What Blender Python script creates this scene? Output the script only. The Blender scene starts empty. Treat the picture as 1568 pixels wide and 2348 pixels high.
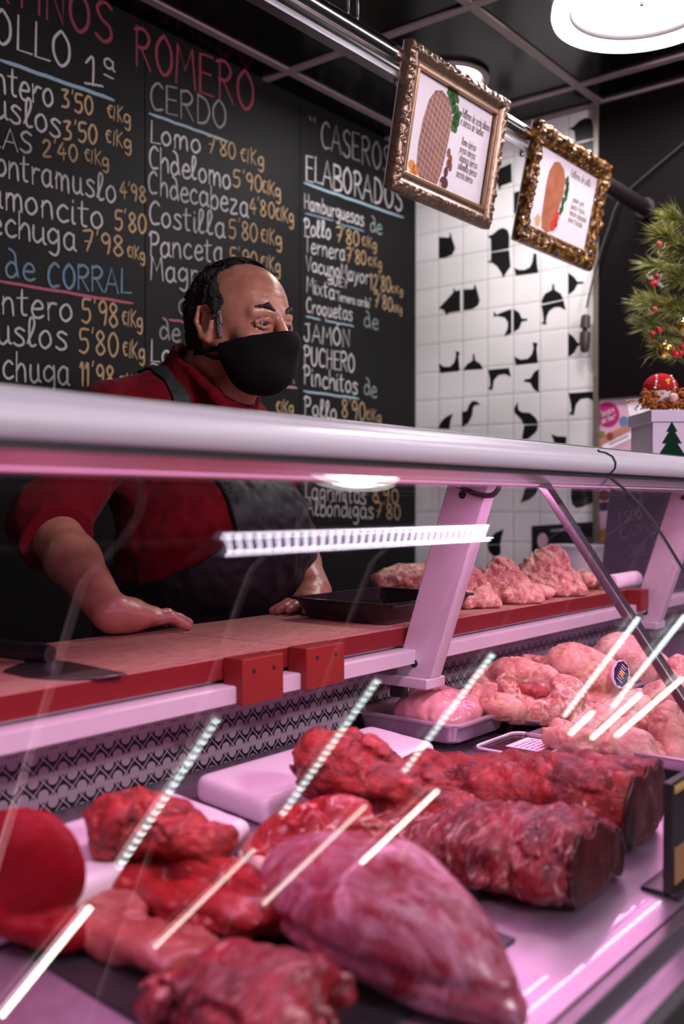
import bpy, bmesh, math, random
import numpy as np
from mathutils import Vector, Matrix

SC = bpy.context.scene
COL = SC.collection
PI = math.pi

# ------------------------------------------------------------------ camera, world, light, exposure
F_PX = 2283.0
YAW = math.atan(1816.0 / F_PX)
PITCH = math.atan(19.0 / F_PX)
ZC = 1.2
CAM = np.array([0.0, 0.0, ZC])
_cy, _sy = math.cos(YAW), math.sin(YAW)
FW0 = np.array([_cy, _sy, 0.0]); RT = np.array([_sy, -_cy, 0.0]); UP0 = np.array([0, 0, 1.0])
FW = FW0 * math.cos(PITCH) - UP0 * math.sin(PITCH)
UP = UP0 * math.cos(PITCH) + FW0 * math.sin(PITCH)

cam_data = bpy.data.cameras.new('camera')
cam_data.sensor_fit = 'VERTICAL'
cam_data.sensor_height = 36.0
cam_data.sensor_width = 24.0
cam_data.lens = 36.0 * F_PX / 2348.0
cam_data.clip_start = 0.02
cam_data.dof.use_dof = True
cam_data.dof.focus_distance = 1.66
cam_data.dof.aperture_fstop = 3.2
cam = bpy.data.objects.new('camera', cam_data)
cam.location = CAM
cam.rotation_euler = (PI / 2 - PITCH, 0, YAW - PI / 2)
COL.objects.link(cam)
SC.camera = cam

SC.view_settings.view_transform = 'Standard'
SC.view_settings.look = 'None'
SC.view_settings.gamma = 1.0
SC.view_settings.use_curve_mapping = False
SC.view_settings.exposure = 0.0

world = bpy.data.worlds.new('world')
SC.world = world
world.use_nodes = True
world.node_tree.nodes['Background'].inputs[0].default_value = (0.80, 0.78, 0.86, 1)
world.node_tree.nodes['Background'].inputs[1].default_value = 0.035

def area_light(name, loc, rot, sx, sy, energy, color):
    d = bpy.data.lights.new(name, 'AREA')
    d.shape = 'RECTANGLE'; d.size = sx; d.size_y = sy; d.energy = energy; d.color = color
    o = bpy.data.objects.new(name, d); o.location = loc; o.rotation_euler = rot
    COL.objects.link(o)
    return o

LED_COL = (1.0, 0.43, 0.76)
# the rows of pink LEDs under the canopy of the case (aimed down and a little to the back)
for _y in (0.686, 0.714):
    area_light('canopy_led_light', (1.2, _y, 1.226), (math.radians(2), 0, 0), 3.2, 0.008, 5.6, LED_COL)

# the round lamps of the shop, white, then two added hall fills
def lamp_light(name, x, y, r, e, col=(1.0, 0.94, 0.93)):
    d = bpy.data.lights.new(name, 'AREA'); d.shape = 'DISK'; d.size = r * 2; d.energy = e; d.color = col
    o = bpy.data.objects.new(name, d); o.location = (x, y, 2.380); COL.objects.link(o)
lamp_light('lamp_light_main', 2.379, 0.998, 0.19, 8.0)
lamp_light('lamp_light_spot', 2.43, 1.54, 0.09, 4.0)
lamp_light('hall_fill_light', 0.55, 0.15, 0.2, 4.0, (0.95, 0.88, 1.0))  # added fill from the left, no lamp built around it
_d = bpy.data.lights.new('hall_fill_point', 'POINT'); _d.energy = 150.0; _d.shadow_soft_size = 0.15; _d.color = (1.0, 0.85, 0.92)  # added point fill that brightens the signs and rail, no globe there
_o = bpy.data.objects.new('hall_fill_point', _d); _o.location = (1.05, -1.15, 2.22); COL.objects.link(_o)

# ------------------------------------------------------------------ pixels of the frame to points of the place
def ray(u, v): return FW + RT * (u - 784) / F_PX + UP * (1174 - v) / F_PX
def onY(u, v, Y): r = ray(u, v); return CAM + r * (Y / r[1])
def onX(u, v, X): r = ray(u, v); return CAM + r * (X / r[0])
def onZ(u, v, Z): r = ray(u, v); return CAM + r * ((Z - ZC) / r[2])
def atd(u, v, d): return CAM + ray(u, v) * d
DECK_A = 0.05 / 0.63
def deck_z(Y): return 0.78 + DECK_A * (Y - 0.37)
def onD(u, v, h=0.0):
    r = ray(u, v)
    t = (0.78 - DECK_A * 0.37 + h - ZC) / (r[2] - DECK_A * r[1])
    return CAM + r * t

# ------------------------------------------------------------------ objects
def tag(o, label=None, cat=None, group=None, kind=None):
    if label: o['label'] = label
    if cat: o['category'] = cat
    if group: o['group'] = group
    if kind: o['kind'] = kind
    return o

def thing(name, loc, label, cat, group=None, rz=0.0):
    o = bpy.data.objects.new(name, None)
    o.empty_display_size = 0.05
    o.location = tuple(loc); o.rotation_euler = (0, 0, rz)
    COL.objects.link(o)
    return tag(o, label, cat, group)

def root_of(o):
    while o.parent: o = o.parent
    return o

class MB:
    def __init__(s): s.v = []; s.f = []; s.m = []
    def add(s, V, Fc, mi=0):
        b = len(s.v)
        s.v.extend([tuple(map(float, p)) for p in V])
        for f in Fc: s.f.append(tuple(i + b for i in f)); s.m.append(mi)
        return s
    def box(s, a, b, mi=0):
        (x0, y0, z0), (x1, y1, z1) = a, b
        V = [(x, y, z) for x in (x0, x1) for y in (y0, y1) for z in (z0, z1)]
        return s.add(V, [(0, 1, 3, 2), (4, 6, 7, 5), (0, 4, 5, 1), (2, 3, 7, 6), (0, 2, 6, 4), (1, 5, 7, 3)], mi)
    def prism(s, poly, axis, a, b, mi=0):
        # poly: list of 2D points in the plane across axis 0 (y,z), 1 (x,z) or 2 (x,y); extruded from a to b
        n = len(poly)
        def P(p, t):
            return (t, p[0], p[1]) if axis == 0 else (p[0], t, p[1]) if axis == 1 else (p[0], p[1], t)
        V = [P(p, a) for p in poly] + [P(p, b) for p in poly]
        Fc = [tuple(range(n - 1, -1, -1)), tuple(range(n, 2 * n))]
        Fc += [(i, (i + 1) % n, n + (i + 1) % n, n + i) for i in range(n)]
        return s.add(V, Fc, mi)
    def tube(s, pts, r, seg=8, mi=0, cap=True):
        pts = [np.array(p, float) for p in pts]
        n = len(pts); rr = r if hasattr(r, '__len__') else [r] * n
        V = []; pa = None
        for i, p in enumerate(pts):
            t = pts[min(i + 1, n - 1)] - pts[max(i - 1, 0)]
            t = t / (np.linalg.norm(t) + 1e-12)
            if pa is None:
                a = np.cross(t, [0, 0, 1.0])
                if np.linalg.norm(a) < 1e-3: a = np.cross(t, [1.0, 0, 0])
            else:
                a = pa - t * (pa @ t)
            a = a / (np.linalg.norm(a) + 1e-12); pa = a
            b = np.cross(t, a)
            for k in range(seg):
                w = 2 * PI * k / seg
                V.append(p + (a * math.cos(w) + b * math.sin(w)) * rr[i])
        Fc = [(i * seg + k, i * seg + (k + 1) % seg, (i + 1) * seg + (k + 1) % seg, (i + 1) * seg + k)
              for i in range(n - 1) for k in range(seg)]
        if cap:
            Fc.append(tuple(range(seg - 1, -1, -1))); Fc.append(tuple(range((n - 1) * seg, n * seg)))
        return s.add(V, Fc, mi)
    def lathe(s, prof, c, seg=32, mi=0, ax=2, sx=1.0, caps=True):
        # prof: (radius, height) pairs around the vertical through c
        n = len(prof); V = []
        for (r, h) in prof:
            for k in range(seg):
                w = 2 * PI * k / seg
                V.append((c[0] + r * math.cos(w) * sx, c[1] + r * math.sin(w), c[2] + h))
        Fc = [(i * seg + k, i * seg + (k + 1) % seg, (i + 1) * seg + (k + 1) % seg, (i + 1) * seg + k)
              for i in range(n - 1) for k in range(seg)]
        if caps and prof[0][0] > 1e-6: Fc.append(tuple(range(seg - 1, -1, -1)))
        if caps and prof[-1][0] > 1e-6: Fc.append(tuple(range((n - 1) * seg, n * seg)))
        return s.add(V, Fc, mi)
    def ball(s, c, r, seg=14, rings=9, mi=0):
        r = r if hasattr(r, '__len__') else (r, r, r)
        V = [(c[0], c[1], c[2] - r[2])]
        for i in range(1, rings):
            t = -PI / 2 + PI * i / rings
            for k in range(seg):
                w = 2 * PI * k / seg
                V.append((c[0] + r[0] * math.cos(t) * math.cos(w), c[1] + r[1] * math.cos(t) * math.sin(w), c[2] + r[2] * math.sin(t)))
        V.append((c[0], c[1], c[2] + r[2]))
        Fc = [(0, 1 + (k + 1) % seg, 1 + k) for k in range(seg)]
        for i in range(rings - 2):
            for k in range(seg):
                a = 1 + i * seg
                Fc.append((a + k, a + (k + 1) % seg, a + seg + (k + 1) % seg, a + seg + k))
        a = 1 + (rings - 2) * seg
        Fc += [(a + k, a + (k + 1) % seg, len(V) - 1) for k in range(seg)]
        return s.add(V, Fc, mi)
    def ribbon(s, pts, nrm, w, mi=0, caps=True):
        # flat stroke lying in the plane with normal nrm
        pts = [np.array(p, float) for p in pts]; n = len(pts)
        nrm = np.array(nrm, float)
        V = []
        for i, p in enumerate(pts):
            t = pts[min(i + 1, n - 1)] - pts[max(i - 1, 0)]
            t = t / (np.linalg.norm(t) + 1e-12)
            a = np.cross(nrm, t)
            if caps and i in (0, n - 1):
                e = t * (w * 0.35) * (1 if i else -1)
                V += [p + a * w * 0.30 + e, p - a * w * 0.30 + e]
            else:
                V += [p + a * w * 0.5, p - a * w * 0.5]
        return s.add(V, [(2 * i, 2 * i + 1, 2 * i + 3, 2 * i + 2) for i in range(n - 1)], mi)
    def grid(s, P, mi=0):
        # P: array (n, m, 3)
        n, m = P.shape[:2]
        return s.add(P.reshape(-1, 3), [(i * m + j, i * m + j + 1, (i + 1) * m + j + 1, (i + 1) * m + j)
                                        for i in range(n - 1) for j in range(m - 1)], mi)
    def build(s, name, mats, parent=None, label=None, cat=None, group=None, kind=None, smooth=False, bevel=0.0, seg=2, loc=None):
        V = np.array(s.v, float)
        if parent is not None:
            r = root_of(parent); off = np.array(r.location); rz = r.rotation_euler[2]
            V = V - off
            if abs(rz) > 1e-6:
                c_, s_ = math.cos(-rz), math.sin(-rz)
                V = np.stack([V[:, 0] * c_ - V[:, 1] * s_, V[:, 0] * s_ + V[:, 1] * c_, V[:, 2]], 1)
            base = None
        else:
            lo, hi = V.min(0), V.max(0)
            base = np.array(loc) if loc is not None else np.array([(lo[0] + hi[0]) / 2, (lo[1] + hi[1]) / 2, lo[2]])
            V = V - base
        me = bpy.data.meshes.new(name)
        me.from_pydata([tuple(p) for p in V], [], s.f)
        if not isinstance(mats, (list, tuple)): mats = [mats]
        for m in mats: me.materials.append(m)
        if max(s.m) > 0: me.polygons.foreach_set('material_index', s.m)
        me.update()
        bm = bmesh.new(); bm.from_mesh(me)
        bmesh.ops.recalc_face_normals(bm, faces=bm.faces)
        bm.to_mesh(me); bm.free()
        if smooth is True: me.polygons.foreach_set('use_smooth', [True] * len(me.polygons))
        o = bpy.data.objects.new(name, me)
        if base is not None: o.location = tuple(base)
        else: o.parent = parent
        COL.objects.link(o)
        if bevel > 0:
            b = o.modifiers.new('bevel', 'BEVEL'); b.width = bevel; b.segments = seg; b.limit_method = 'ANGLE'; b.angle_limit = math.radians(40)
            me.polygons.foreach_set('use_smooth', [True] * len(me.polygons))
            w = o.modifiers.new('wn', 'WEIGHTED_NORMAL'); w.keep_sharp = True
        if smooth == 'auto':
            me.polygons.foreach_set('use_smooth', [True] * len(me.polygons))
            me.set_sharp_from_angle(angle=math.radians(38))
        return tag(o, label, cat, group, kind)

# ------------------------------------------------------------------ smooth solids grown from distance fields
def _hash(ix, iy, iz, seed):
    h = (ix * 374761393 + iy * 668265263 + iz * 2147483647 + seed * 974634777) & 0xFFFFFFFF
    h = ((h ^ (h >> 13)) * 1274126177) & 0xFFFFFFFF
    return ((h ^ (h >> 16)) & 0xFFFF) / 65535.0

def vnoise(P, scale, seed=0):
    Q = P * scale + 1000.0
    I = np.floor(Q).astype(np.int64); W = Q - I; W = W * W * (3 - 2 * W)
    r = 0
    for dx in (0, 1):
        wx = W[:, 0] if dx else 1 - W[:, 0]
        for dy in (0, 1):
            wy = W[:, 1] if dy else 1 - W[:, 1]
            for dz in (0, 1):
                wz = W[:, 2] if dz else 1 - W[:, 2]
                r = r + wx * wy * wz * _hash(I[:, 0] + dx, I[:, 1] + dy, I[:, 2] + dz, seed)
    return r * 2 - 1

def fbm(P, scale, oct=3, seed=0):
    r = 0; a = 1.0
    for k in range(oct):
        r = r + a * vnoise(P, scale * 2 ** k, seed + k * 17); a *= 0.5
    return r

def smin(a, b, k):
    h = np.clip(0.5 + 0.5 * (b - a) / k, 0, 1)
    return b + (a - b) * h - k * h * (1 - h)
def smax(a, b, k): return -smin(-a, -b, k)

def rot3(rx=0, ry=0, rz=0):
    return np.array((Matrix.Rotation(rz, 3, 'Z') @ Matrix.Rotation(ry, 3, 'Y') @ Matrix.Rotation(rx, 3, 'X')))

def basis(ax, upish=(0, 0, 1)):
    # columns: ax, side, up
    a = np.array(ax, float); a = a / np.linalg.norm(a)
    s_ = np.cross(np.array(upish, float), a); s_ = s_ / np.linalg.norm(s_)
    return np.stack([a, s_, np.cross(a, s_)], 1)

def ell(c, r, R=None):
    c = np.array(c, float); r = np.array(r if hasattr(r, '__len__') else (r, r, r), float)
    def f(P):
        q = P - c
        if R is not None: q = q @ R
        k0 = np.linalg.norm(q / r, axis=1); k1 = np.linalg.norm(q / (r * r), axis=1)
        return np.where(k1 > 1e-9, k0 * (k0 - 1) / np.maximum(k1, 1e-9), -r.min())
    return f

def cap(a, b, ra, rb=None):
    a = np.array(a, float); b = np.array(b, float); rb = ra if rb is None else rb
    d = b - a; L = max(d @ d, 1e-12)
    def f(P):
        q = P - a
        h = np.clip((q @ d) / L, 0, 1)
        return np.linalg.norm(q - h[:, None] * d, axis=1) - (ra + (rb - ra) * h)
    return f

def rbox(c, hsize, rad, R=None):
    c = np.array(c, float); h = np.array(hsize, float) - rad
    def f(P):
        q = P - c
        if R is not None: q = q @ R
        q = np.abs(q) - h
        return np.linalg.norm(np.maximum(q, 0), axis=1) + np.minimum(q.max(1), 0) - rad
    return f

def plane(c, n):
    c = np.array(c, float); n = np.array(n, float); n = n / np.linalg.norm(n)
    return lambda P: (P - c) @ n

def U(k, *fs):
    def f(P):
        d = fs[0](P)
        for g in fs[1:]: d = smin(d, g(P), k)
        return d
    return f
def SUB(k, a, *bs):
    def f(P):
        d = a(P)
        for b in bs: d = smax(d, -b(P), k)
        return d
    return f
def INT(k, a, *bs):
    def f(P):
        d = a(P)
        for b in bs: d = smax(d, b(P), k)
        return d
    return f
def OFF(a, t): return lambda P: a(P) - t
def NOISE(a, amp, scale, oct=2, seed=0, stretch=None):
    S = np.array(stretch if stretch is not None else (1, 1, 1), float)
    return lambda P: a(P) + amp * fbm(P * S, scale, oct, seed)

def CREASE(a, amp, scale, seed=0, stretch=None, w=0.10):
    # narrow furrows along the level lines of a noise: seams between muscles, folds of skin
    S = np.array(stretch if stretch is not None else (1, 1, 1), float)
    def f(P):
        Q = P * S + .012 * np.stack([vnoise(P, 40, seed + 3), vnoise(P, 40, seed + 4), vnoise(P, 40, seed + 5)], 1)
        n = vnoise(Q, scale, seed) + .35 * vnoise(Q, scale * 2.3, seed + 1)
        return a(P) + amp * np.exp(-(n / w) ** 2) - amp * .25
    return f

def sdf_verts(f, lo, hi, cell, factor=4):
    lo = np.array(lo, float); hi = np.array(hi, float)
    nb = np.maximum(np.ceil((hi - lo) / (cell * factor)).astype(int), 2)
    n = nb * factor + 1
    bc = [lo[k] + (np.arange(nb[k]) + 0.5) * cell * factor for k in range(3)]
    B = np.stack(np.meshgrid(*bc, indexing='ij'), -1).reshape(-1, 3)
    db = f(B)
    near = np.abs(db) < cell * factor * 1.35
    D = np.repeat(np.repeat(np.repeat(db.reshape(nb), factor, 0), factor, 1), factor, 2)
    D = np.pad(D, ((0, 1), (0, 1), (0, 1)), mode='edge').astype(np.float32)
    idx = np.argwhere(near.reshape(nb))
    o = np.stack(np.meshgrid(*[np.arange(factor + 1)] * 3, indexing='ij'), -1).reshape(-1, 3)
    step = 6000
    for i in range(0, len(idx), step):
        G = (idx[i:i + step, None, :] * factor + o[None]).reshape(-1, 3)
        D[G[:, 0], G[:, 1], G[:, 2]] = f(lo + G * cell)
    D[0] = D[-1] = 1; D[:, 0] = D[:, -1] = 1; D[:, :, 0] = D[:, :, -1] = 1
    S = D < 0
    cnt = np.zeros(np.array(S.shape) - 1, np.uint8)
    for dx in (0, 1):
        for dy in (0, 1):
            for dz in (0, 1):
                cnt += S[dx:S.shape[0] - 1 + dx, dy:S.shape[1] - 1 + dy, dz:S.shape[2] - 1 + dz]
    act = np.argwhere((cnt > 0) & (cnt < 8))
    ids = -np.ones(cnt.shape, np.int64); ids[act[:, 0], act[:, 1], act[:, 2]] = np.arange(len(act))
    acc = np.zeros((len(act), 3)); num = np.zeros(len(act))
    C8 = [(x, y, z) for x in (0, 1) for y in (0, 1) for z in (0, 1)]
    for a in C8:
        for b in C8:
            if sum(abs(p - q) for p, q in zip(a, b)) == 1 and a < b:
                va = D[act[:, 0] + a[0], act[:, 1] + a[1], act[:, 2] + a[2]]
                vb = D[act[:, 0] + b[0], act[:, 1] + b[1], act[:, 2] + b[2]]
                m = (va < 0) != (vb < 0)
                t = np.where(m, va / np.where(m, va - vb, 1), 0)
                pa = np.array(a, float); pb = np.array(b, float)
                acc += np.where(m[:, None], pa + t[:, None] * (pb - pa), 0); num += m
    V = lo + (act + acc / num[:, None]) * cell
    quads = []
    for ax in range(3):
        e = np.zeros(3, int); e[ax] = 1
        o1, o2 = [np.eye(3, dtype=int)[k] for k in ((ax + 1) % 3, (ax + 2) % 3)]
        A = S[tuple(slice(1, -1) if k != ax else slice(0, -1) for k in range(3))]
        Bq = S[tuple(slice(1, -1) if k != ax else slice(1, None) for k in range(3))]
        for flip in (0, 1):
            E = np.argwhere((A & ~Bq) if not flip else (~A & Bq))
            E = E + (1 - e)
            q = [ids[tuple((E - d).T)] for d in (0 * e, o1, o1 + o2, o2)]
            q = np.stack(q if not flip else q[::-1], 1)
            quads.append(q)
    return V, np.concatenate(quads)

def blob(name, f, lo, hi, cell, mat, parent=None, relax=1, label=None, cat=None, group=None, kind=None):
    V, Q = sdf_verts(f, lo, hi, cell)
    for _ in range(relax):   # a light relaxing pass evens the grid steps out
        acc = np.zeros_like(V); n = np.zeros(len(V))
        for k in range(4):
            a, b = Q[:, k], Q[:, (k + 1) % 4]
            np.add.at(acc, a, V[b]); np.add.at(n, a, 1)
            np.add.at(acc, b, V[a]); np.add.at(n, b, 1)
        V = 0.5 * V + 0.5 * acc / n[:, None]
    if parent is not None:
        base = np.array(root_of(parent).location)
    else:
        l, h = V.min(0), V.max(0); base = np.array([(l[0] + h[0]) / 2, (l[1] + h[1]) / 2, l[2]])
    me = bpy.data.meshes.new(name)
    W = (V - base).astype(np.float32)
    me.vertices.add(len(W)); me.vertices.foreach_set('co', W.ravel())
    me.loops.add(Q.size); me.loops.foreach_set('vertex_index', Q.astype(np.int32).ravel())
    me.polygons.add(len(Q)); me.polygons.foreach_set('loop_start', np.arange(0, Q.size, 4, dtype=np.int32))
    try: me.polygons.foreach_set('loop_total', np.full(len(Q), 4, np.int32))
    except Exception: pass
    me.update(calc_edges=True); me.validate()
    me.polygons.foreach_set('use_smooth', [True] * len(me.polygons))
    me.materials.append(mat)
    o = bpy.data.objects.new(name, me)
    if parent is not None: o.parent = parent
    else: o.location = tuple(base)
    COL.objects.link(o)
    return tag(o, label, cat, group, kind)

# ------------------------------------------------------------------ materials
class NT:
    def __init__(s, name):
        s.m = bpy.data.materials.new(name); s.m.use_nodes = True
        s.t = s.m.node_tree; s.n = s.t.nodes; s.l = s.t.links
        s.n.clear()
        s.out = s.n.new('ShaderNodeOutputMaterial')
        s._co = None
    def node(s, typ, **kw):
        n = s.n.new('ShaderNode' + typ)
        for k, v in kw.items():
            if k == 'ins':
                for i, x in v.items():
                    if isinstance(x, bpy.types.NodeSocket): s.l.new(x, n.inputs[i])
                    else: n.inputs[i].default_value = x
            else: setattr(n, k, v)
        return n
    def co(s):
        if s._co is None: s._co = s.node('TexCoord').outputs['Object']
        return s._co
    def map(s, scale=(1, 1, 1), rot=(0, 0, 0), vec=None):
        return s.node('Mapping', ins={'Vector': vec or s.co(), 'Scale': scale, 'Rotation': rot}).outputs[0]
    def noise(s, scale, detail=3, rough=0.55, dist=0.0, vec=None):
        return s.node('TexNoise', ins={'Vector': vec or s.co(), 'Scale': scale, 'Detail': detail, 'Roughness': rough, 'Distortion': dist}).outputs[0]
    def ramp(s, fac, stops, interp='LINEAR'):
        n = s.node('ValToRGB'); n.color_ramp.interpolation = interp
        e = n.color_ramp.elements
        while len(e) < len(stops): e.new(0.5)
        for el, (p, c) in zip(e, stops):
            el.position = p; el.color = tuple(c) + (1,) if len(c) == 3 else c
        s.l.new(fac, n.inputs[0])
        return n.outputs[0]
    def math(s, op, a, b=None, c=None, clamp=False):
        n = s.node('Math', operation=op, use_clamp=clamp)
        for i, x in enumerate((a, b, c)):
            if x is None: continue
            if isinstance(x, bpy.types.NodeSocket): s.l.new(x, n.inputs[i])
            else: n.inputs[i].default_value = x
        return n.outputs[0]
    def mix(s, fac, a, b):
        n = s.node('Mix', data_type='RGBA')
        for i, x in ((0, fac), (6, a), (7, b)):
            if isinstance(x, bpy.types.NodeSocket): s.l.new(x, n.inputs[i])
            else: n.inputs[i].default_value = x if not hasattr(x, '__len__') or len(x) == 4 else tuple(x) + (1,)
        return n.outputs[2]
    def bump(s, h, strength=0.3, dist=0.01):
        return s.node('Bump', ins={'Height': h, 'Strength': strength, 'Distance': dist}).outputs[0]
    def bsdf(s, base, rough=0.5, metal=0.0, spec=0.5, normal=None, **kw):
        n = s.node('BsdfPrincipled')
        def put(k, x):
            if isinstance(x, bpy.types.NodeSocket): s.l.new(x, n.inputs[k])
            else: n.inputs[k].default_value = tuple(x) + (1,) if hasattr(x, '__len__') and len(x) == 3 and k in ('Base Color', 'Emission Color') else x
        put('Base Color', base); put('Roughness', rough); put('Metallic', metal); put('Specular IOR Level', spec)
        if normal is not None: s.l.new(normal, n.inputs['Normal'])
        for k, x in kw.items(): put(k.replace('_', ' '), x)
        s.l.new(n.outputs[0], s.out.inputs[0])
        return s.m

def plain(name, col, rough=0.5, metal=0.0, spec=0.5, var=0.12, nscale=30.0, bump=0.0, bscale=200.0):
    t = NT(name)
    c = t.mix(t.noise(nscale, 4), tuple(x * (1 - var) for x in col), tuple(min(1, x * (1 + var)) for x in col))
    nm = t.bump(t.noise(bscale, 3), bump, 0.002) if bump else None
    return t.bsdf(c, rough, metal, spec, nm)

def glow(name, col, strength):
    t = NT(name)
    return t.bsdf((0.8, 0.8, 0.8), 0.4, Emission_Color=col, Emission_Strength=strength)

def metal_brushed(name, col, rough=0.32, stretch=(1, 60, 60)):
    t = NT(name)
    n = t.noise(14, 4, vec=t.map(stretch))
    c = t.mix(n, tuple(x * 0.82 for x in col), col)
    r = t.math('MULTIPLY_ADD', n, 0.16, rough - 0.08)
    return t.bsdf(c, r, 1.0, 0.5, t.bump(n, 0.08, 0.001))

M = {}
M['black_panel'] = plain('black_ceiling_panel', (0.004, 0.0034, 0.004), 0.2, spec=0.12, var=0.2)
M['t_bar'] = plain('pinkish_grey_t_bar', (0.30, 0.22, 0.235), 0.55)
M['floor'] = plain('grey_floor', (0.10, 0.095, 0.09), 0.5)
M['steel'] = metal_brushed('brushed_steel', (0.66, 0.63, 0.65))
M['alu'] = plain('satin_anodised_aluminium', (0.62, 0.58, 0.61), 0.42, 0.25, var=.04, nscale=60)
M['rail'] = plain('white_lacquer', (0.60, 0.56, 0.63), 0.28, var=0.03)
M['chrome'] = plain('polished_chrome', (0.62, 0.60, 0.60), 0.14, 1.0, var=0.04)
M['black_plastic'] = plain('black_plastic', (0.012, 0.012, 0.013), 0.35, var=0.2)
M['black_gloss'] = plain('black_gloss_plastic', (0.010, 0.009, 0.011), 0.16, var=0.2)
M['dark_rubber'] = plain('dark_rubber', (0.02, 0.018, 0.02), 0.55)
M['white_plastic'] = plain('white_plastic', (0.74, 0.72, 0.74), 0.32, var=0.03, bump=0.04, bscale=90)
M['paper'] = plain('white_paper', (0.86, 0.79, 0.85), 0.7, var=0.02)
M['wood_dark'] = None
M['dark_metal'] = plain('dark_pole_paint', (0.055, 0.042, 0.045), 0.35, 0.6)

def glass(name, tint=(0.96, 0.95, 0.97), base=0.045, rough=0.0):
    t = NT(name)
    lw = t.node('LayerWeight', ins={'Blend': 0.5}).outputs['Facing']
    fr = t.math('MULTIPLY_ADD', t.math('POWER', lw, 5.0), 1 - base, base, clamp=True)
    tr = t.node('BsdfTransparent', ins={0: tuple(tint) + (1,)})
    gl = t.node('BsdfGlossy', ins={0: (1, 1, 1, 1), 'Roughness': rough})
    mx = t.node('MixShader', ins={0: fr, 1: tr.outputs[0], 2: gl.outputs[0]})
    t.l.new(mx.outputs[0], t.out.inputs[0])
    return t.m
M['glass'] = glass('clear_case_glass')
M['clear_plastic'] = glass('clear_plastic', (0.90, 0.86, 0.90), 0.07, 0.06)
# ------------------------------------------------------------------ the room
CEIL = 2.43; WALL_X = 2.90; BOARD_Y = 1.975
def struct(name, mb, mat, parent=None, **k):
    o = mb.build(name, mat, parent, **k)
    if parent is None: o['kind'] = 'structure'
    return o

struct('floor', MB().box((-2.0, -3.2, -0.06), (7.6, 2.12, 0.0)), M['floor'])
ceil = struct('ceiling', MB().box((-2.0, -3.2, CEIL), (7.6, 2.12, CEIL + 0.05)), M['black_panel'])
# T-bar grid of the suspended ceiling, 60 cm squares
g = MB()
for k in range(-4, 5):
    g.box((-2.0, 1.885 - 0.6 * k - 0.012, CEIL - 0.006), (7.6, 1.885 - 0.6 * k + 0.012, CEIL + 0.001)) if -3.2 < 1.885 - 0.6 * k < 1.97 else None
for k in range(-6, 8):
    x = 2.125 + 0.6 * k
    if x < 7.6 and (x < 2.88 or x > 3.05):
        y1 = 1.975 if x < 2.9 else 0.88
        g.box((x - 0.012, -3.2, CEIL - 0.007), (x + 0.012, y1, CEIL + 0.001))
g.box((2.874, 0.88, CEIL - 0.008), (2.90, 1.975, CEIL + 0.001))
g.build('ceiling_grid', M['t_bar'], ceil)

struct('wall_back', MB().box((-2.0, BOARD_Y + 0.012, 0.0), (3.0, BOARD_Y + 0.13, CEIL)), plain('dark_plaster', (0.03, 0.03, 0.03), 0.8))

# tiled wall at the end of the counter: white square tiles, thin grey joints
TILE = 0.0968; TY0 = 1.97; TZ0 = 2.140
t = NT('white_wall_tiles')
sx = t.node('SeparateXYZ', ins={0: t.node('NewGeometry').outputs['Position']})
def joint(ax, off):
    a = t.math('DIVIDE', t.math('SUBTRACT', sx.outputs[ax], off), TILE)
    fr = t.math('FRACT', t.math('ADD', a, 100.0))
    return t.math('MINIMUM', fr, t.math('SUBTRACT', 1.0, fr))
dj = t.math('MINIMUM', joint(1, 1.881), joint(2, TZ0))
jm = t.math('LESS_THAN', dj, 0.013)
col = t.mix(jm, t.mix(t.noise(6, 2), (0.70, 0.68, 0.69), (0.76, 0.74, 0.75)), (0.36, 0.32, 0.34))
edge = t.math('MULTIPLY', dj, 12.0, clamp=True)
M['tiles'] = t.bsdf(col, t.math('MULTIPLY_ADD', jm, 0.5, 0.25), normal=t.bump(edge, 0.25, 0.003))
wall_r = struct('wall_right', MB().box((WALL_X, 0.88, 0.0), (WALL_X + 0.12, 2.12, CEIL)), M['tiles'])

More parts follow.
